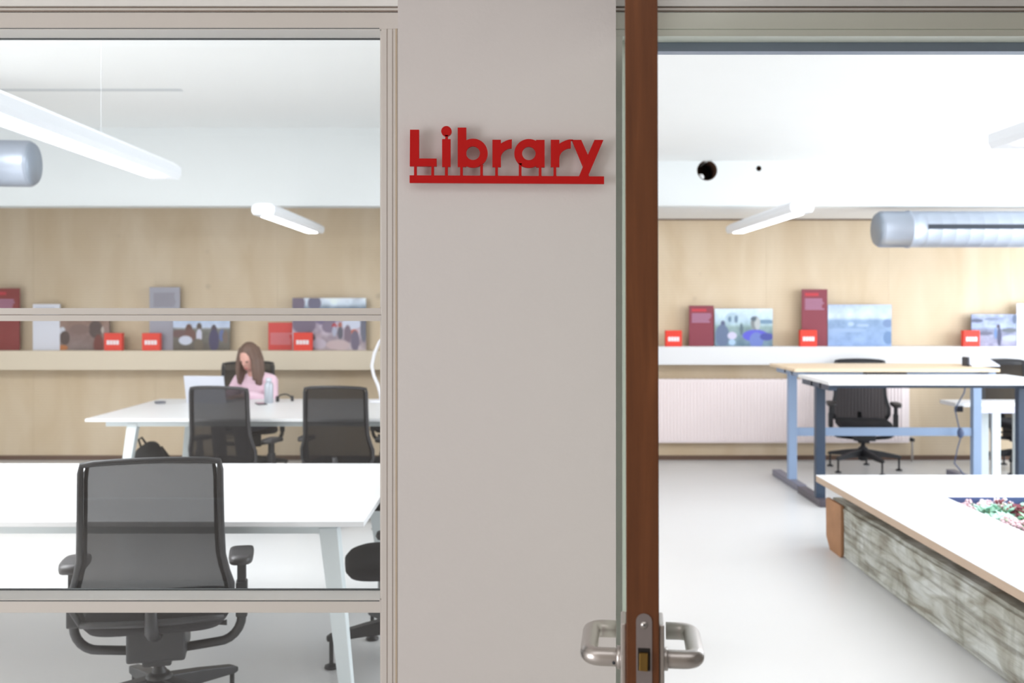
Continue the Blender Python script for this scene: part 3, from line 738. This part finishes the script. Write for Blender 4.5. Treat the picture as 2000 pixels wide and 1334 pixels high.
# ================================================================== PICTURES ON THE LEDGE
def hsh(i, j, s):
    v = math.sin(i * 127.1 + j * 311.7 + s * 74.7) * 43758.5453
    return v - math.floor(v)
def vn(u, v, s):
    i, j = math.floor(u), math.floor(v); a, b = u - i, v - j; a = a * a * (3 - 2 * a); b = b * b * (3 - 2 * b)
    return lerp(lerp(hsh(i, j, s), hsh(i + 1, j, s), a), lerp(hsh(i, j + 1, s), hsh(i + 1, j + 1, s), a), b)
def paint(stops, shapes, noise, seed):
    def f(u, v):                       # u right, v down, 0..1
        c = stops[-1][1]
        for (p0, c0), (p1, c1) in zip(stops, stops[1:]):
            if v <= p1:
                t = max(0, min(1, (v - p0) / max(1e-6, p1 - p0))); c = tuple(lerp(a, b, t) for a, b in zip(c0, c1)); break
        nz = (vn(u * 9, v * 6, seed) - .5) * 2 * noise + (vn(u * 24, v * 16, seed + 3) - .5) * noise
        c = tuple(a + nz for a in c)
        for (cx, cy_, rx, ry, col) in shapes:
            q = ((u - cx) / rx) ** 2 + ((v - cy_) / ry) ** 2
            if q < 1.15:
                t = max(0, min(1, (1.15 - q) / .3)); c = tuple(lerp(a, b, t) for a, b in zip(c, col))
        return c
    return f
def board(name, label, px0, px1, pyt, d, ztop_base, base_mat, fn=None, group=None, cat='panel', th=.012):
    x0, x1 = PX(px0, d), PX(px1, d); z0 = ztop_base; z1 = PZ(pyt, d)
    t = thing(name, label, cat, ((x0 + x1) / 2, d + th / 2, z0), 0, group)
    obj('backing_board', MB().box(x0, x1, d, d + th, z0, z1), base_mat, t, True)
    if fn:
        nx, nz = 72, 46; vs = []; cols = []
        for r in range(nz + 1):
            for c in range(nx + 1):
                vs.append((lerp(x0, x1, c / nx), d - .0012, lerp(z0, z1, r / nz))); cols.append(fn(c / nx, 1 - r / nz))
        me = bpy.data.meshes.new('print'); me.from_pydata(vs, [], [(r * (nx + 1) + c, r * (nx + 1) + c + 1, (r + 1) * (nx + 1) + c + 1, (r + 1) * (nx + 1) + c) for r in range(nz) for c in range(nx)])
        at = me.color_attributes.new('print', 'FLOAT_COLOR', 'POINT')
        for i, c in enumerate(cols): at.data[i].color = tuple(s2l(max(0, min(255, q))) for q in c) + (1,)
        me.materials.append(M_PRINT); me.transform(t.matrix_basis.inverted() if False else Matrix.Translation(-t.location))
        o = bpy.data.objects.new('photo_print', me); COL.objects.link(o); o.parent = t
    return t
def strips(t, px0, px1, py0, py1, n, m, d, name='printed_line', ragged=.15):
    h = (py1 - py0) / n
    for i in range(n):
        mb = MB()
        e = px1 - (px1 - px0) * ragged * hsh(i, 2, px0)
        mb.box(PX(px0, d), PX(e, d), d - .0014, d - .0002, PZ(py0 + h * (i + .78), d), PZ(py0 + h * i, d))
        o = obj(name, mb, m, t); o.data.transform(Matrix.Translation(-t.location))
DB = 9.84
GP = 'text panels on the wall ledge'; GF = 'mounted photographs on the wall ledge'; GB = 'small red blocks on the wall ledge'
t = board('text_panel', 'tall dark red panel on the ledge at the left picture edge', -14, 38, 563, DB, ZL, M_PANMARD, None, GP); strips(t, -10, 14, 570, 578, 1, M_TTLRED, DB); strips(t, -10, 30, 584, 608, 5, M_TXTMAR, DB)
t = board('text_panel', 'plain white panel between the dark red panel and the brown photograph', 64, 117, 594, DB, ZL, M_PANWHITE, None, GP)
strips(t, 69, 112, 600, 606, 1, mat('pale print', C(204, 206, 220), .7), DB)
BR = (140, 112, 104)
board('mounted_photograph', 'brownish photograph of people by a mud wall, on the ledge', 117, 214, 616, DB, ZL, M_DARK,
      paint([(0, (150, 120, 104)), (.5, (140, 116, 112)), (1, (134, 118, 116))], [(.05, .45, .06, .12, (206, 208, 220)), (.1, .65, .1, .2, (84, 68, 66)), (.06, .93, .1, .08, (190, 120, 70)), (.72, .4, .14, .25, (84, 68, 66)), (.78, .85, .1, .3, (120, 60, 54)), (.86, .42, .03, .1, (190, 178, 170)), (.4, .4, .2, .15, (128, 104, 98))], 10, 1), GF, 'photograph')
board('text_panel', 'tall grey panel behind the photograph of people under blue sky', 292, 351, 561, DB + .015, ZL, M_PANGREY, None, GP)
t = [o for o in COL.objects if o.get('label', '').startswith('tall grey panel')][0]; strips(t, 300, 344, 572, 600, 7, M_TXTGREY, DB + .015)
board('mounted_photograph', 'photograph of people standing outdoors under a pale blue sky', 338, 449, 620, DB - .01, ZL, M_DARK,
      paint([(0, (182, 204, 234)), (.3, (200, 212, 236)), (.36, (120, 120, 116)), (1, (92, 86, 78))], [(.12, .5, .16, .12, (110, 84, 84)), (.28, .36, .06, .16, (96, 66, 58)), (.3, .55, .1, .2, (112, 78, 72)), (.22, .7, .12, .14, (206, 212, 230)), (.46, .28, .045, .11, (84, 72, 66)), (.46, .55, .05, .2, (206, 206, 226)), (.45, .85, .08, .2, (110, 100, 88)), (.72, .38, .05, .16, (72, 62, 74)), (.72, .7, .09, .34, (70, 66, 100)), (.86, .55, .05, .18, (96, 112, 160)), (.92, .6, .05, .2, (116, 100, 92))], 10, 2), GF, 'photograph')
t = board('text_panel', 'bright red text panel beside the crowd photograph', 524, 579, 630, DB + .015, ZL, M_PANRED, None, GP); strips(t, 528, 572, 650, 674, 6, M_TXTRED, DB + .015)
board('mounted_photograph', 'large photograph of a crowd on a stony path with a white sky strip', 571, 715, 582, DB, ZL, M_DARK,
      paint([(0, (224, 232, 246)), (.12, (214, 228, 244)), (.19, (124, 140, 160)), (.34, (150, 140, 156)), (.5, (188, 176, 196)), (1, (176, 162, 168))],
            [(.08, .1, .09, .16, (120, 108, 128)), (.3, .1, .09, .14, (112, 110, 134)), (.16, .5, .16, .2, (120, 108, 130)), (.22, .85, .1, .2, (90, 82, 92)), (.45, .42, .14, .1, (120, 108, 140)), (.5, .55, .1, .12, (130, 118, 140)), (.8, .5, .14, .1, (214, 220, 240)), (.57, .53, .03, .05, (186, 60, 70)), (.57, .64, .03, .1, (180, 184, 206)), (.65, .52, .03, .06, (176, 110, 100)), (.65, .67, .04, .12, (98, 98, 112)), (.84, .65, .05, .05, (206, 112, 90)), (.85, .82, .06, .2, (116, 108, 130)), (.97, .55, .05, .3, (110, 112, 130)), (.75, .7, .05, .18, (128, 112, 128)), (.36, .88, .1, .1, (196, 188, 204)), (.62, .9, .16, .1, (200, 180, 184))], 26, 3), GF, 'photograph')
t = board('text_panel', 'shorter maroon panel left of the photograph with a blue-clad figure', 1346, 1394, 597, DB, ZR, M_PANMAR, None, GP); strips(t, 1351, 1381, 603, 610, 1, M_TTLRED, DB); strips(t, 1351, 1390, 612, 631, 5, M_TXTMAR, DB)
board('mounted_photograph', 'outdoor photograph of a figure in a bright blue top', 1396, 1509, 603, DB - .004, ZR, M_PANWHITE,
      paint([(0, (212, 230, 248)), (.25, (196, 218, 236)), (.42, (170, 196, 206)), (.5, (136, 160, 160)), (1, (110, 136, 156))],
            [(.3, .25, .12, .14, (176, 200, 216)), (.26, .28, .03, .08, (110, 136, 160)), (.37, .28, .03, .1, (110, 132, 156)), (.85, .35, .2, .06, (120, 150, 176)), (.14, .42, .04, .1, (90, 96, 126)), (.13, .72, .12, .3, (104, 120, 150)), (.3, .72, .08, .1, (206, 202, 226)), (.3, .9, .06, .08, (176, 204, 234)), (.46, .55, .03, .16, (96, 116, 126)), (.7, .72, .22, .16, (96, 96, 206)), (.72, .85, .12, .22, (112, 130, 196)), (.9, .75, .12, .1, (76, 84, 160)), (.7, .38, .08, .18, (132, 138, 140)), (.74, .4, .05, .16, (184, 190, 192)), (.67, .27, .05, .06, (92, 106, 118))], 14, 4), GF, 'photograph')
t = board('text_panel', 'tall maroon panel left of the grey-blue landscape photograph', 1566, 1616, 565, DB, ZR, M_PANMAR, None, GP); strips(t, 1572, 1602, 572, 580, 1, M_TTLRED, DB); strips(t, 1572, 1610, 583, 606, 6, M_TXTMAR, DB)
board('mounted_photograph', 'grey-blue photograph of a wide empty landscape', 1617, 1741, 595, DB - .004, ZR, M_PANWHITE,
      paint([(0, (184, 202, 232)), (.24, (206, 222, 246)), (.32, (200, 216, 240)), (.38, (142, 168, 202)), (1, (142, 168, 210))],
            [(.36, .47, .05, .05, (176, 198, 230)), (.55, .5, .1, .04, (166, 188, 222)), (.94, .45, .08, .1, (120, 144, 184)), (.95, .8, .08, .16, (110, 140, 182)), (.3, .62, .3, .05, (154, 178, 214))], 12, 5), GF, 'photograph')
board('mounted_photograph', 'blue-toned photograph of a lone figure by the white panel', 1897, 1985, 614, DB, ZR, M_DARK,
      paint([(0, (170, 182, 214)), (.12, (150, 160, 190)), (.4, (166, 180, 212)), (.5, (130, 136, 160)), (1, (160, 158, 184))],
            [(.12, .2, .14, .06, (90, 98, 124)), (.1, .36, .12, .08, (158, 176, 214)), (.45, .15, .16, .05, (126, 136, 160)), (.6, .38, .04, .07, (80, 74, 92)), (.62, .7, .05, .3, (76, 78, 104)), (.54, .6, .03, .18, (100, 130, 180)), (.85, .5, .18, .07, (102, 108, 118)), (.96, .15, .05, .15, (90, 104, 130)), (.3, .6, .18, .06, (104, 106, 128)), (.88, .75, .2, .1, (176, 182, 214))], 20, 6), GF, 'photograph')
t = board('text_panel', 'tall white panel at the right picture edge', 1986, 2040, 593, DB, ZR, M_PANWHITE, None, GP); strips(t, 1992, 2034, 600, 606, 1, MATS['pale print'], DB)
for (a, b_, zz, lab) in ((203, 238, ZL, 'small red block in front of the brownish photograph'), (277, 312, ZL, 'small red block in front of the tall grey panel'),
                         (573, 609, ZL, 'small red block in front of the crowd photograph'), (1300, 1332, ZR, 'small red block on the ledge next to the wooden door edge'),
                         (1563, 1596, ZR, 'small red block in front of the tall maroon panel'), (1882, 1914, ZR, 'small red block in front of the blue-toned photograph')):
    d = 9.73; x0, x1 = PX(a, d), PX(b_, d); z1 = zz + (x1 - x0) * .98; D2 = d
    t = thing('year_block', lab, 'block', ((x0 + x1) / 2, d + .03, zz), 0, GB)
    obj('block_body', MB().box(x0, x1, d, d + .06, zz, z1), M_BOXRED, t, True, bevel=.003)
    wd = (x1 - x0) * .7; s0 = x0 + (x1 - x0) * .15; zc = lerp(zz, z1, .46)
    for q in range(4): obj('white_digit', MB().box(s0 + wd * (q + .03) / 4, s0 + wd * (q + .9) / 4, d - .0012, d - .0002, zc - .020, zc + .022), M_PRINTW, t, True)

# ================================================================== PENDANT LIGHTS
def pendant(label, xc, y0, y1, zceil):
    zb_ = 2.20
    t = thing('pendant_light', label, 'ceiling light', (xc, (y0 + y1) / 2, zb_), 0, 'white linear pendant lights')
    body_ = MB(); pr_ = [(-.085, .022), (-.085, .06), (-.05, .085), (.05, .085), (.085, .06), (.085, .022), (.072, .0), (-.072, .0)]
    v = [(xc + a, y, zb_ + b) for y in (y0, y1) for a, b in pr_]
    n = len(pr_); body_.add(v, [tuple(range(n)), tuple(range(2 * n - 1, n - 1, -1))] + [(i, (i + 1) % n, n + (i + 1) % n, n + i) for i in range(n)])
    obj('housing', body_, M_LAMPBODY, t, True)
    obj('diffuser', MB().box(xc - .045, xc + .045, y0 + .12, y1 - .12, zb_ - .006, zb_ - .0005, .002), M_LAMP, t, True)
    for y in (y0 + .8, y1 - .8):
        obj('suspension_wire', MB().tube([(xc, y, zb_ + .084), (xc, y, zceil)], .0006, 6), M_LAMPBODY, t, True)
pendant('near left linear pendant light, its end reaching in from the left edge', -1.80, 2.62, 5.16, 3.08)
pendant('far left linear pendant light above the person', -1.80, 7.2, 9.1, 3.08)
pendant('far right linear pendant light, below the two holes', 2.04, 7.0, 9.1, 2.79)
pendant('near right linear pendant light, its end just entering at the right edge', 2.07, 2.62, 4.15, 2.79)

# ================================================================== DUCTS
def duct(label, x0, x1, y, z, r, zc, yaw=0, slot=True, flip=1):
    t = thing('ventilation_duct', label, 'duct', (x0, y, z), yaw)
    L = (x1 - x0)
    n = 40; v = []; mb = MB()
    xs = []; q = abs(L); k_ = 0
    xx = .26
    prof = [(0, r * .90), (.02, r * .99), (.03, r), (.25, r), (.252, r * 1.035), (.275, r * 1.035), (.277, r)]
    while xx + .2 < q:
        xx += .12; prof += [(xx, r), (xx + .003, r * 1.004), (xx + .009, r * 1.004), (xx + .012, r)]
    prof.append((q, r))
    sgn = 1 if L > 0 else -1
    for px_, rr_ in prof: v += [(sgn * px_, rr_ * math.cos(2 * math.pi * k2 / n), rr_ * math.sin(2 * math.pi * k2 / n)) for k2 in range(n)]
    m_ = len(prof)
    f = [(i * n + k2, i * n + (k2 + 1) % n, (i + 1) * n + (k2 + 1) % n, (i + 1) * n + k2) for i in range(m_ - 1) for k2 in range(n)] + [tuple(range((m_ - 1) * n, m_ * n))]
    mb.add(v, f, True); obj('spiral_pipe', mb, M_DUCT, t)
    e = MB(); e.tube([(-sgn * .012, 0, 0), (0, 0, 0), (sgn * .02, 0, 0)], [r * .84, r * .91, r * .98], n); obj('end_cap', e, M_DUCTCAP, t)
    if slot:
        s = MB(); a = .02
        yy, zz = -r * math.cos(a), r * math.sin(a)
        obj('air_slot', MB().box(sgn * .38 if sgn > 0 else -q, q if sgn > 0 else -.42, yy - .012, yy + .02, zz - .012, zz + .028), M_DARKSLOT, t)
    for hx in (1.75, q - .6):
        h = MB(); h.tube([(sgn * hx, 0, r), (sgn * hx, 0, zc - z)], .006, 8)
        h2 = [(sgn * hx, (r + .006) * math.cos(g), (r + .006) * math.sin(g)) for g in [2 * math.pi * i / 24 for i in range(25)]]; h.tube(h2, .006, 6)
        obj('hanger', h, M_CHROME, t)
duct('long spiral ventilation duct with dark air slot below the right ceiling', PX(1706, 8.75), 6.2, 8.66, 2.205, .158, 2.79)
duct('grey end of a ventilation duct above the left window corner', PX(66, 6.8), -6.0, 6.8, PZ(320, 6.8), .158, 3.08, R(6), False)

# ================================================================== RADIATOR
rx0, rx1 = .5, PX(1776, 9.82); rz0, rz1 = PZ(865, 9.82), PZ(741, 9.82)
t = thing('radiator', 'wide pale pinkish panel radiator under the right ledge', 'radiator', ((rx0 + rx1) / 2, 9.86, rz0))
rb = MB(); n = int((rx1 - rx0 - .06) / .033); prof = []
for i in range(n):
    a = rx0 + .03 + i * .033; prof += [(a, 9.815), (a + .008, 9.807), (a + .025, 9.807), (a + .033, 9.815)]
v = [(x, y, z) for z in (rz0 + .02, rz1 - .03) for x, y in prof]; m_ = len(prof)
rb.add(v, [(i, i + 1, m_ + i + 1, m_ + i) for i in range(m_ - 1)])
obj('ribbed_front', rb, M_RAD, t, True)
obj('radiator_body', MB().box(rx0, rx1, 9.815, 9.90, rz0, rz1, .006), M_RAD, t, True)
gr = MB()
for i in range(60): gr.box(lerp(rx0, rx1, (i + .2) / 60), lerp(rx0, rx1, (i + .8) / 60), 9.83, 9.885, rz1, rz1 + .004)
obj('top_grille', gr, M_RAD, t, True, kind='stuff')
for bx in (rx0 + .3, rx1 - .36): obj('wall_bracket', MB().box(bx, bx + .06, 9.90, YB, rz0 + .1, rz1 - .1), M_RAD, t, True)
obj('valve_pipe', MB().tube([(rx1, 9.86, rz0 + .05), (rx1 + .04, 9.86, rz0 + .05), (rx1 + .045, 9.86, rz0 + .02), (rx1 + .045, 9.86, 0)], .011, 10), M_CHROME, t, True)
obj('valve', MB().tube([(rx1 + .03, 9.86, rz0 + .03), (rx1 + .03, 9.80, rz0 + .03)], [.022, .018], 14), M_DARK, t, True)

# ================================================================== STANDING DESKS
def sdesk(label, x0, x1, y0, y1, z, mtop, medge, mleg, mfoot, legx, yleg, crossz, fy):
    t = thing('standing_desk', label, 'desk', ((x0 + x1) / 2, (y0 + y1) / 2, 0))
    obj('desktop', MB().box(x0, x1, y0, y1, z - .025, z, .002), mtop, t, True)
    obj('edge_band', MB().box(x0, x1, y0 - .0015, y0 + .001, z - .0245, z - .001), medge, t, True)
    fr = MB().box(legx[0] - .03, legx[1] + .03, yleg - .13, yleg - .09, z - .065, z - .025).box(legx[0] - .03, legx[1] + .03, yleg + .09, yleg + .13, z - .065, z - .025)
    for lx in legx: fr.box(lx - .03, lx + .03, y0 + .06, y1 - .06, z - .07, z - .025)
    obj('top_frame', fr, mleg, t, True)
    for lx in legx:
        lg = obj('leg', MB().box(lx - .036, lx + .036, yleg - .03, yleg + .03, .05, z - .06, .004), mleg, t, True)
        obj('foot', MB().box(lx - .04, lx + .04, fy[0], fy[1], 0.0, .055, .008), mfoot, t, True)
    if crossz: obj('crossbar', MB().box(legx[0] + .036, legx[1] - .036, yleg - .012, yleg + .012, crossz - .035, crossz + .035), mleg, t, True)
    return t
a = sdesk('rear standing desk with pale wooden top and light blue-grey legs', 2.33, 4.02, 8.2, 9.0, 1.02, M_BIRCH, M_BIRCH, M_STEELBLUE, mat('grey foot steel', C(120, 120, 136), .4), (2.405, 3.985), 8.55, PZ(843, 8.55), (8.25, 9.05))
obj('cable_tray', MB().box(PX(1690, 8.25), PX(1768, 8.25), 8.215, 8.3, .945, .99), M_DARK, a, True)
b = sdesk('front standing desk with white top and dark slate legs', 2.345, 4.05, 7.36, 8.16, .978, M_TABLE, M_TABLE, M_NAVY, mat('dark foot steel', C(82, 76, 84), .4), (2.39, 3.955), 7.73, None, (7.6, 8.2))
t = thing('side_table', 'low white side table with white leg beside the standing desks', 'table', (4.3, 9.0, 0))
obj('tabletop', MB().box(PX(1861, 8.75), 4.62, 8.7, 9.02, .655, .69, .003), M_TABLE, t, True)
obj('apron', MB().box(PX(1911, 8.75), 4.60, 8.72, 8.76, .60, .655), mat('lilac white lacquer', C(222, 220, 240), .4), t, True)
for lx in (PX(1940, 8.8), 4.56):
    for ly in (8.76, 8.98): obj('leg', MB().box(lx - .036, lx + .036, ly - .02, ly + .02, 0, .655), M_TABLEG, t, True)
obj('clamp', MB().box(PX(1866, 8.7), PX(1878, 8.7), 8.67, 8.72, .615, .665), M_DARK, t, True)
cb = tag(obj('power_cable', MB().tube([(PX(1890, 8.5), 8.49, .985), (PX(1880, 8.5), 8.47, .8), (PX(1862, 8.5), 8.47, .66), (PX(1868, 8.5), 8.46, .52), (PX(1873, 8.5), 8.455, .44), (PX(1866, 8.5), 8.46, .33), (PX(1861, 8.5), 8.47, .2), (PX(1885, 8.5), 8.48, .08), (PX(1893, 8.5), 8.5, .06)], .006, 6).ell((PX(1871, 8.5), 8.45, .46), (.03, .02, .045)), mat('dark blue cable', C(70, 84, 116), .5)), 'thin dark cable with a knot hanging from the rear standing desk', 'cable')
t = thing('document_stand', 'white tilted stand with black clip on the rear desk', 'stand', (PX(1915, 8.6), 8.6, 1.02))
d = 8.6
x0, x1 = PX(1888, d), PX(1942, d)
obj('tray', MB().add([(x0, 8.5, 1.03), (x1, 8.5, 1.03), (x1, 8.72, 1.085), (x0, 8.72, 1.085), (x0, 8.5, 1.022), (x1, 8.5, 1.022), (x1, 8.72, 1.077), (x0, 8.72, 1.077)], [(0, 1, 2, 3), (7, 6, 5, 4), (0, 4, 5, 1), (1, 5, 6, 2), (2, 6, 7, 3), (3, 7, 4, 0)]), M_PANWHITE, t, True)
obj('back_prop', MB().box(x0 + .02, x1 - .02, 8.70, 8.72, 1.02, 1.078), M_PANWHITE, t, True)
obj('clip', MB().box(x0 - .025, x0 + .005, 8.55, 8.64, 1.02, 1.10, .008), M_DARK, t, True)
obj('hinge', MB().box(x1 - .07, x1 + .02, 8.6, 8.66, 1.02, 1.05, .006), M_DARK, t, True)

# ================================================================== TIMBER PLANTER BENCH
TX, TYB, TYF, TXR = 1.963, 6.43, 2.95, 4.62
ti, tb = .45, .407
pb = thing('planter_bench', 'low white-topped bench on weathered timber beams around a flower bed', 'bench', ((TX + TXR) / 2, 4.7, 0))
hx0, hx1, hy0, hy1 = 2.48, 4.12, 3.45, 5.69
bands = [(TX, TXR, hy1, TYB), (TX, TXR, TYF, hy0), (TX, hx0, hy0, hy1), (hx1, TXR, hy0, hy1)]
def picture_frame(o, i, z0, z1):
    v = [(x, y, z) for z in (z0, z1) for (a, b, c, d_) in (o, i) for x, y in ((a, c), (b, c), (b, d_), (a, d_))]
    f = []
    for k_ in range(4):
        j_ = (k_ + 1) % 4
        f += [(k_, j_, 4 + j_, 4 + k_), (8 + k_, 8 + j_, 12 + j_, 12 + k_), (k_, j_, 8 + j_, 8 + k_), (4 + k_, 4 + j_, 12 + j_, 12 + k_)]
    return MB().add(v, f)
obj('white_top', picture_frame((TX, TXR, TYF, TYB), (hx0, hx1, hy0, hy1), ti - .004, ti), M_TABLE, pb, True)
obj('plywood_deck', picture_frame((TX + .0005, TXR - .0005, TYF + .0005, TYB - .0005), (hx0 - .0005, hx1 + .0005, hy0 - .0005, hy1 + .0005), tb, ti - .004), M_PLYEDGE, pb, True)
obj('rim_band', picture_frame((hx0 - .0005, hx1 + .0005, hy0 - .0005, hy1 + .0005), (hx0 + .003, hx1 - .003, hy0 + .003, hy1 - .003), tb - .05, ti - .001), M_PLANTBOX, pb, True)
def timber(name, x0, x1, y0, y1, z0, z1, along, seed, m=M_TIMBER, rough=.010):
    mb = MB(); t2 = bmesh.new()
    bmesh.ops.create_cube(t2, size=1)
    for v in t2.verts: v.co = Vector((lerp(x0, x1, v.co.x + .5), lerp(y0, y1, v.co.y + .5), lerp(z0, z1, v.co.z + .5)))
    bmesh.ops.bevel(t2, geom=t2.edges[:], offset=.018, segments=2, affect='EDGES')
    bmesh.ops.subdivide_edges(t2, edges=[e for e in t2.edges if e.calc_length() > .15], cuts=10, use_grid_fill=True)
    bmesh.ops.subdivide_edges(t2, edges=[e for e in t2.edges if e.calc_length() > .12], cuts=2, use_grid_fill=True)
    for v in t2.verts:
        p = v.co; l = p.y if along == 'y' else p.x
        n_ = (vn(l * 2.2, p.z * 9, seed) - .5) * 1.4 + (vn(l * 7, p.z * 22, seed + 1) - .5)
        if z0 < .02 and p.z < .02: continue
        c_ = (x0 + x1) / 2 if along == 'y' else (y0 + y1) / 2
        if along == 'y': p.x += rough * n_ * (1 if p.x > c_ else -1)
        else: p.y += rough * n_ * (1 if p.y > c_ else -1)
    bmesh.ops.triangulate(t2, faces=t2.faces[:])
    t2.verts.index_update()
    mb.add([v.co.copy() for v in t2.verts], [[q.index for q in f.verts] for f in t2.faces], False); t2.free()
    return obj(name, mb, m, pb, True)
timber('timber_beam', 2.02, 2.32, 3.02, 6.08, 0, .325, 'y', 1)
timber('timber_beam', 4.26, 4.56, 3.02, 6.08, 0, .325, 'y', 5)
tb2 = timber('timber_beam', 2.035, 4.56, 6.085, 6.385, 0, .318, 'x', 9, rough=.006)
timber('timber_beam', 2.32, 4.26, 3.02, 3.32, 0, .32, 'x', 14)
obj('sawn_end', MB().prism([(6.088, .02), (6.10, .0), (6.30, .0), (6.375, .07), (6.382, .30), (6.36, .318), (6.09, .318)], 2.012, 2.03, 'x'), M_ENDGRAIN, pb, True, label='brown freshly sawn end of the back beam')
for y in (3.3, 4.2, 5.1, 5.9):
    for x in (2.10, 4.3): obj('spacer_block', MB().box(x, x + .18, y, y + .12, .31, tb), M_BASE, pb, True)
for x in (2.6, 3.4, 4.1):
    for y in (6.14, 3.1): obj('spacer_block', MB().box(x, x + .12, y, y + .15, .31, tb), M_BASE, pb, True)
ln = picture_frame((hx0 - .06, hx1 + .06, hy0 - .03, hy1 + .03), (hx0 - .03, hx1 + .03, hy0, hy1), 0, tb)
obj('planter_liner', ln, M_PLANTBOX, pb, True)
obj('soil', MB().box(hx0 - .03, hx1 + .03, hy0, hy1, .02, .335), M_SOIL, pb, True)

# plants: leafy green ones and pale pink heathers
LEAF = [mat('leaf green', C(150, 206, 158), .5, var=.2, vscale=10), mat('leaf mint', C(184, 228, 208), .5, var=.12, vscale=10), mat('leaf lime', C(184, 222, 130), .5, var=.15, vscale=10)]
BLOOM = [mat('bloom pink', C(240, 208, 214), .7, var=.08, vscale=20), mat('bloom white', C(246, 236, 240), .7), mat('bloom wine', C(150, 84, 96), .7)]
def plant(x, y, kind, lab, seed):
    rnd = random.Random(seed)
    t = thing('flowering_plant' if kind != 'g' else 'leafy_plant', lab, 'plant', (x, y, .335), rnd.random() * 6, 'plants in the timber bench')
    st = MB(); lf = MB(); bl = MB()
    for i in range(16):
        a = rnd.random() * 6.28; rr_ = rnd.uniform(.02, .10); h = rnd.uniform(.06, .10) if y > 5.5 else rnd.uniform(.08, .13)
        px_, py_ = rr_ * math.cos(a), rr_ * math.sin(a)
        st.tube([(px_ * .2, py_ * .2, 0), (px_ * .7, py_ * .7, h * .6), (px_, py_, h)], .0025, 5)
        for q in range(7 if kind == 'g' else 4):
            b = rnd.random() * 6.28; l = rnd.uniform(.05, .08) if kind == 'g' else rnd.uniform(.02, .03); w_ = l * .33
            bz = h * rnd.uniform(.4, 1.0); c = Vector((px_ * bz / h, py_ * bz / h, bz)); d_ = Vector((math.cos(b), math.sin(b), rnd.uniform(.1, .7))).normalized(); s_ = Vector((-math.sin(b), math.cos(b), 0))
            lf.add([c, c + d_ * l * .5 + s_ * w_, c + d_ * l, c + d_ * l * .5 - s_ * w_, c + d_ * l * .5 - Vector((0, 0, .004))], [(0, 1, 4), (1, 2, 4), (2, 3, 4), (3, 0, 4)])
        if kind != 'g':
            for q in range(16):
                bz = h + rnd.uniform(-.05, .02); c = Vector((px_ + rnd.uniform(-.03, .03), py_ + rnd.uniform(-.03, .03), bz)); r_ = rnd.uniform(.007, .013)
                bl.add([c + Vector((r_, 0, 0)), c + Vector((-r_, 0, 0)), c + Vector((0, r_, 0)), c + Vector((0, -r_, 0)), c + Vector((0, 0, r_)), c + Vector((0, 0, -r_))],
                       [(0, 2, 4), (2, 1, 4), (1, 3, 4), (3, 0, 4), (2, 0, 5), (1, 2, 5), (3, 1, 5), (0, 3, 5)])
    obj('stems', st, mat('stem green', C(96, 130, 84), .6), t)
    o = obj('foliage', lf, LEAF[seed % 3], t); o['kind'] = 'stuff'
    if kind != 'g':
        o = obj('blossom', bl, BLOOM[{'p': 0, 'w': 1, 'r': 2}[kind]], t); o['kind'] = 'stuff'
PP = [(2.575, 5.56, 'p', 'pale pink heather in the far left corner of the bench opening', 1), (2.73, 5.58, 'w', 'white flowering plant against the far rim of the bench opening', 4),
      (2.90, 5.56, 'g', 'mint green leafy plant against the far rim at the right picture edge', 10),
      (2.575, 5.37, 'g', 'small mint green leafy plant against the left rim of the bench opening', 13), (2.74, 5.39, 'r', 'wine red flowering plant between the green leafy plants', 5),
      (2.90, 5.36, 'g', 'lime green leafy plant behind the wine red flowers', 8), (2.575, 5.18, 'g', 'leafy green plant by the left rim, below the mint leaves', 7),
      (2.74, 5.19, 'g', 'bright green leafy plant in front of the wine red flowers', 3), (2.90, 5.16, 'p', 'pale pink heather right at the picture edge', 12), (2.575, 4.98, 'p', 'pink heather by the left rim, lowest one at the picture edge', 9)]
for p in PP: plant(*p)
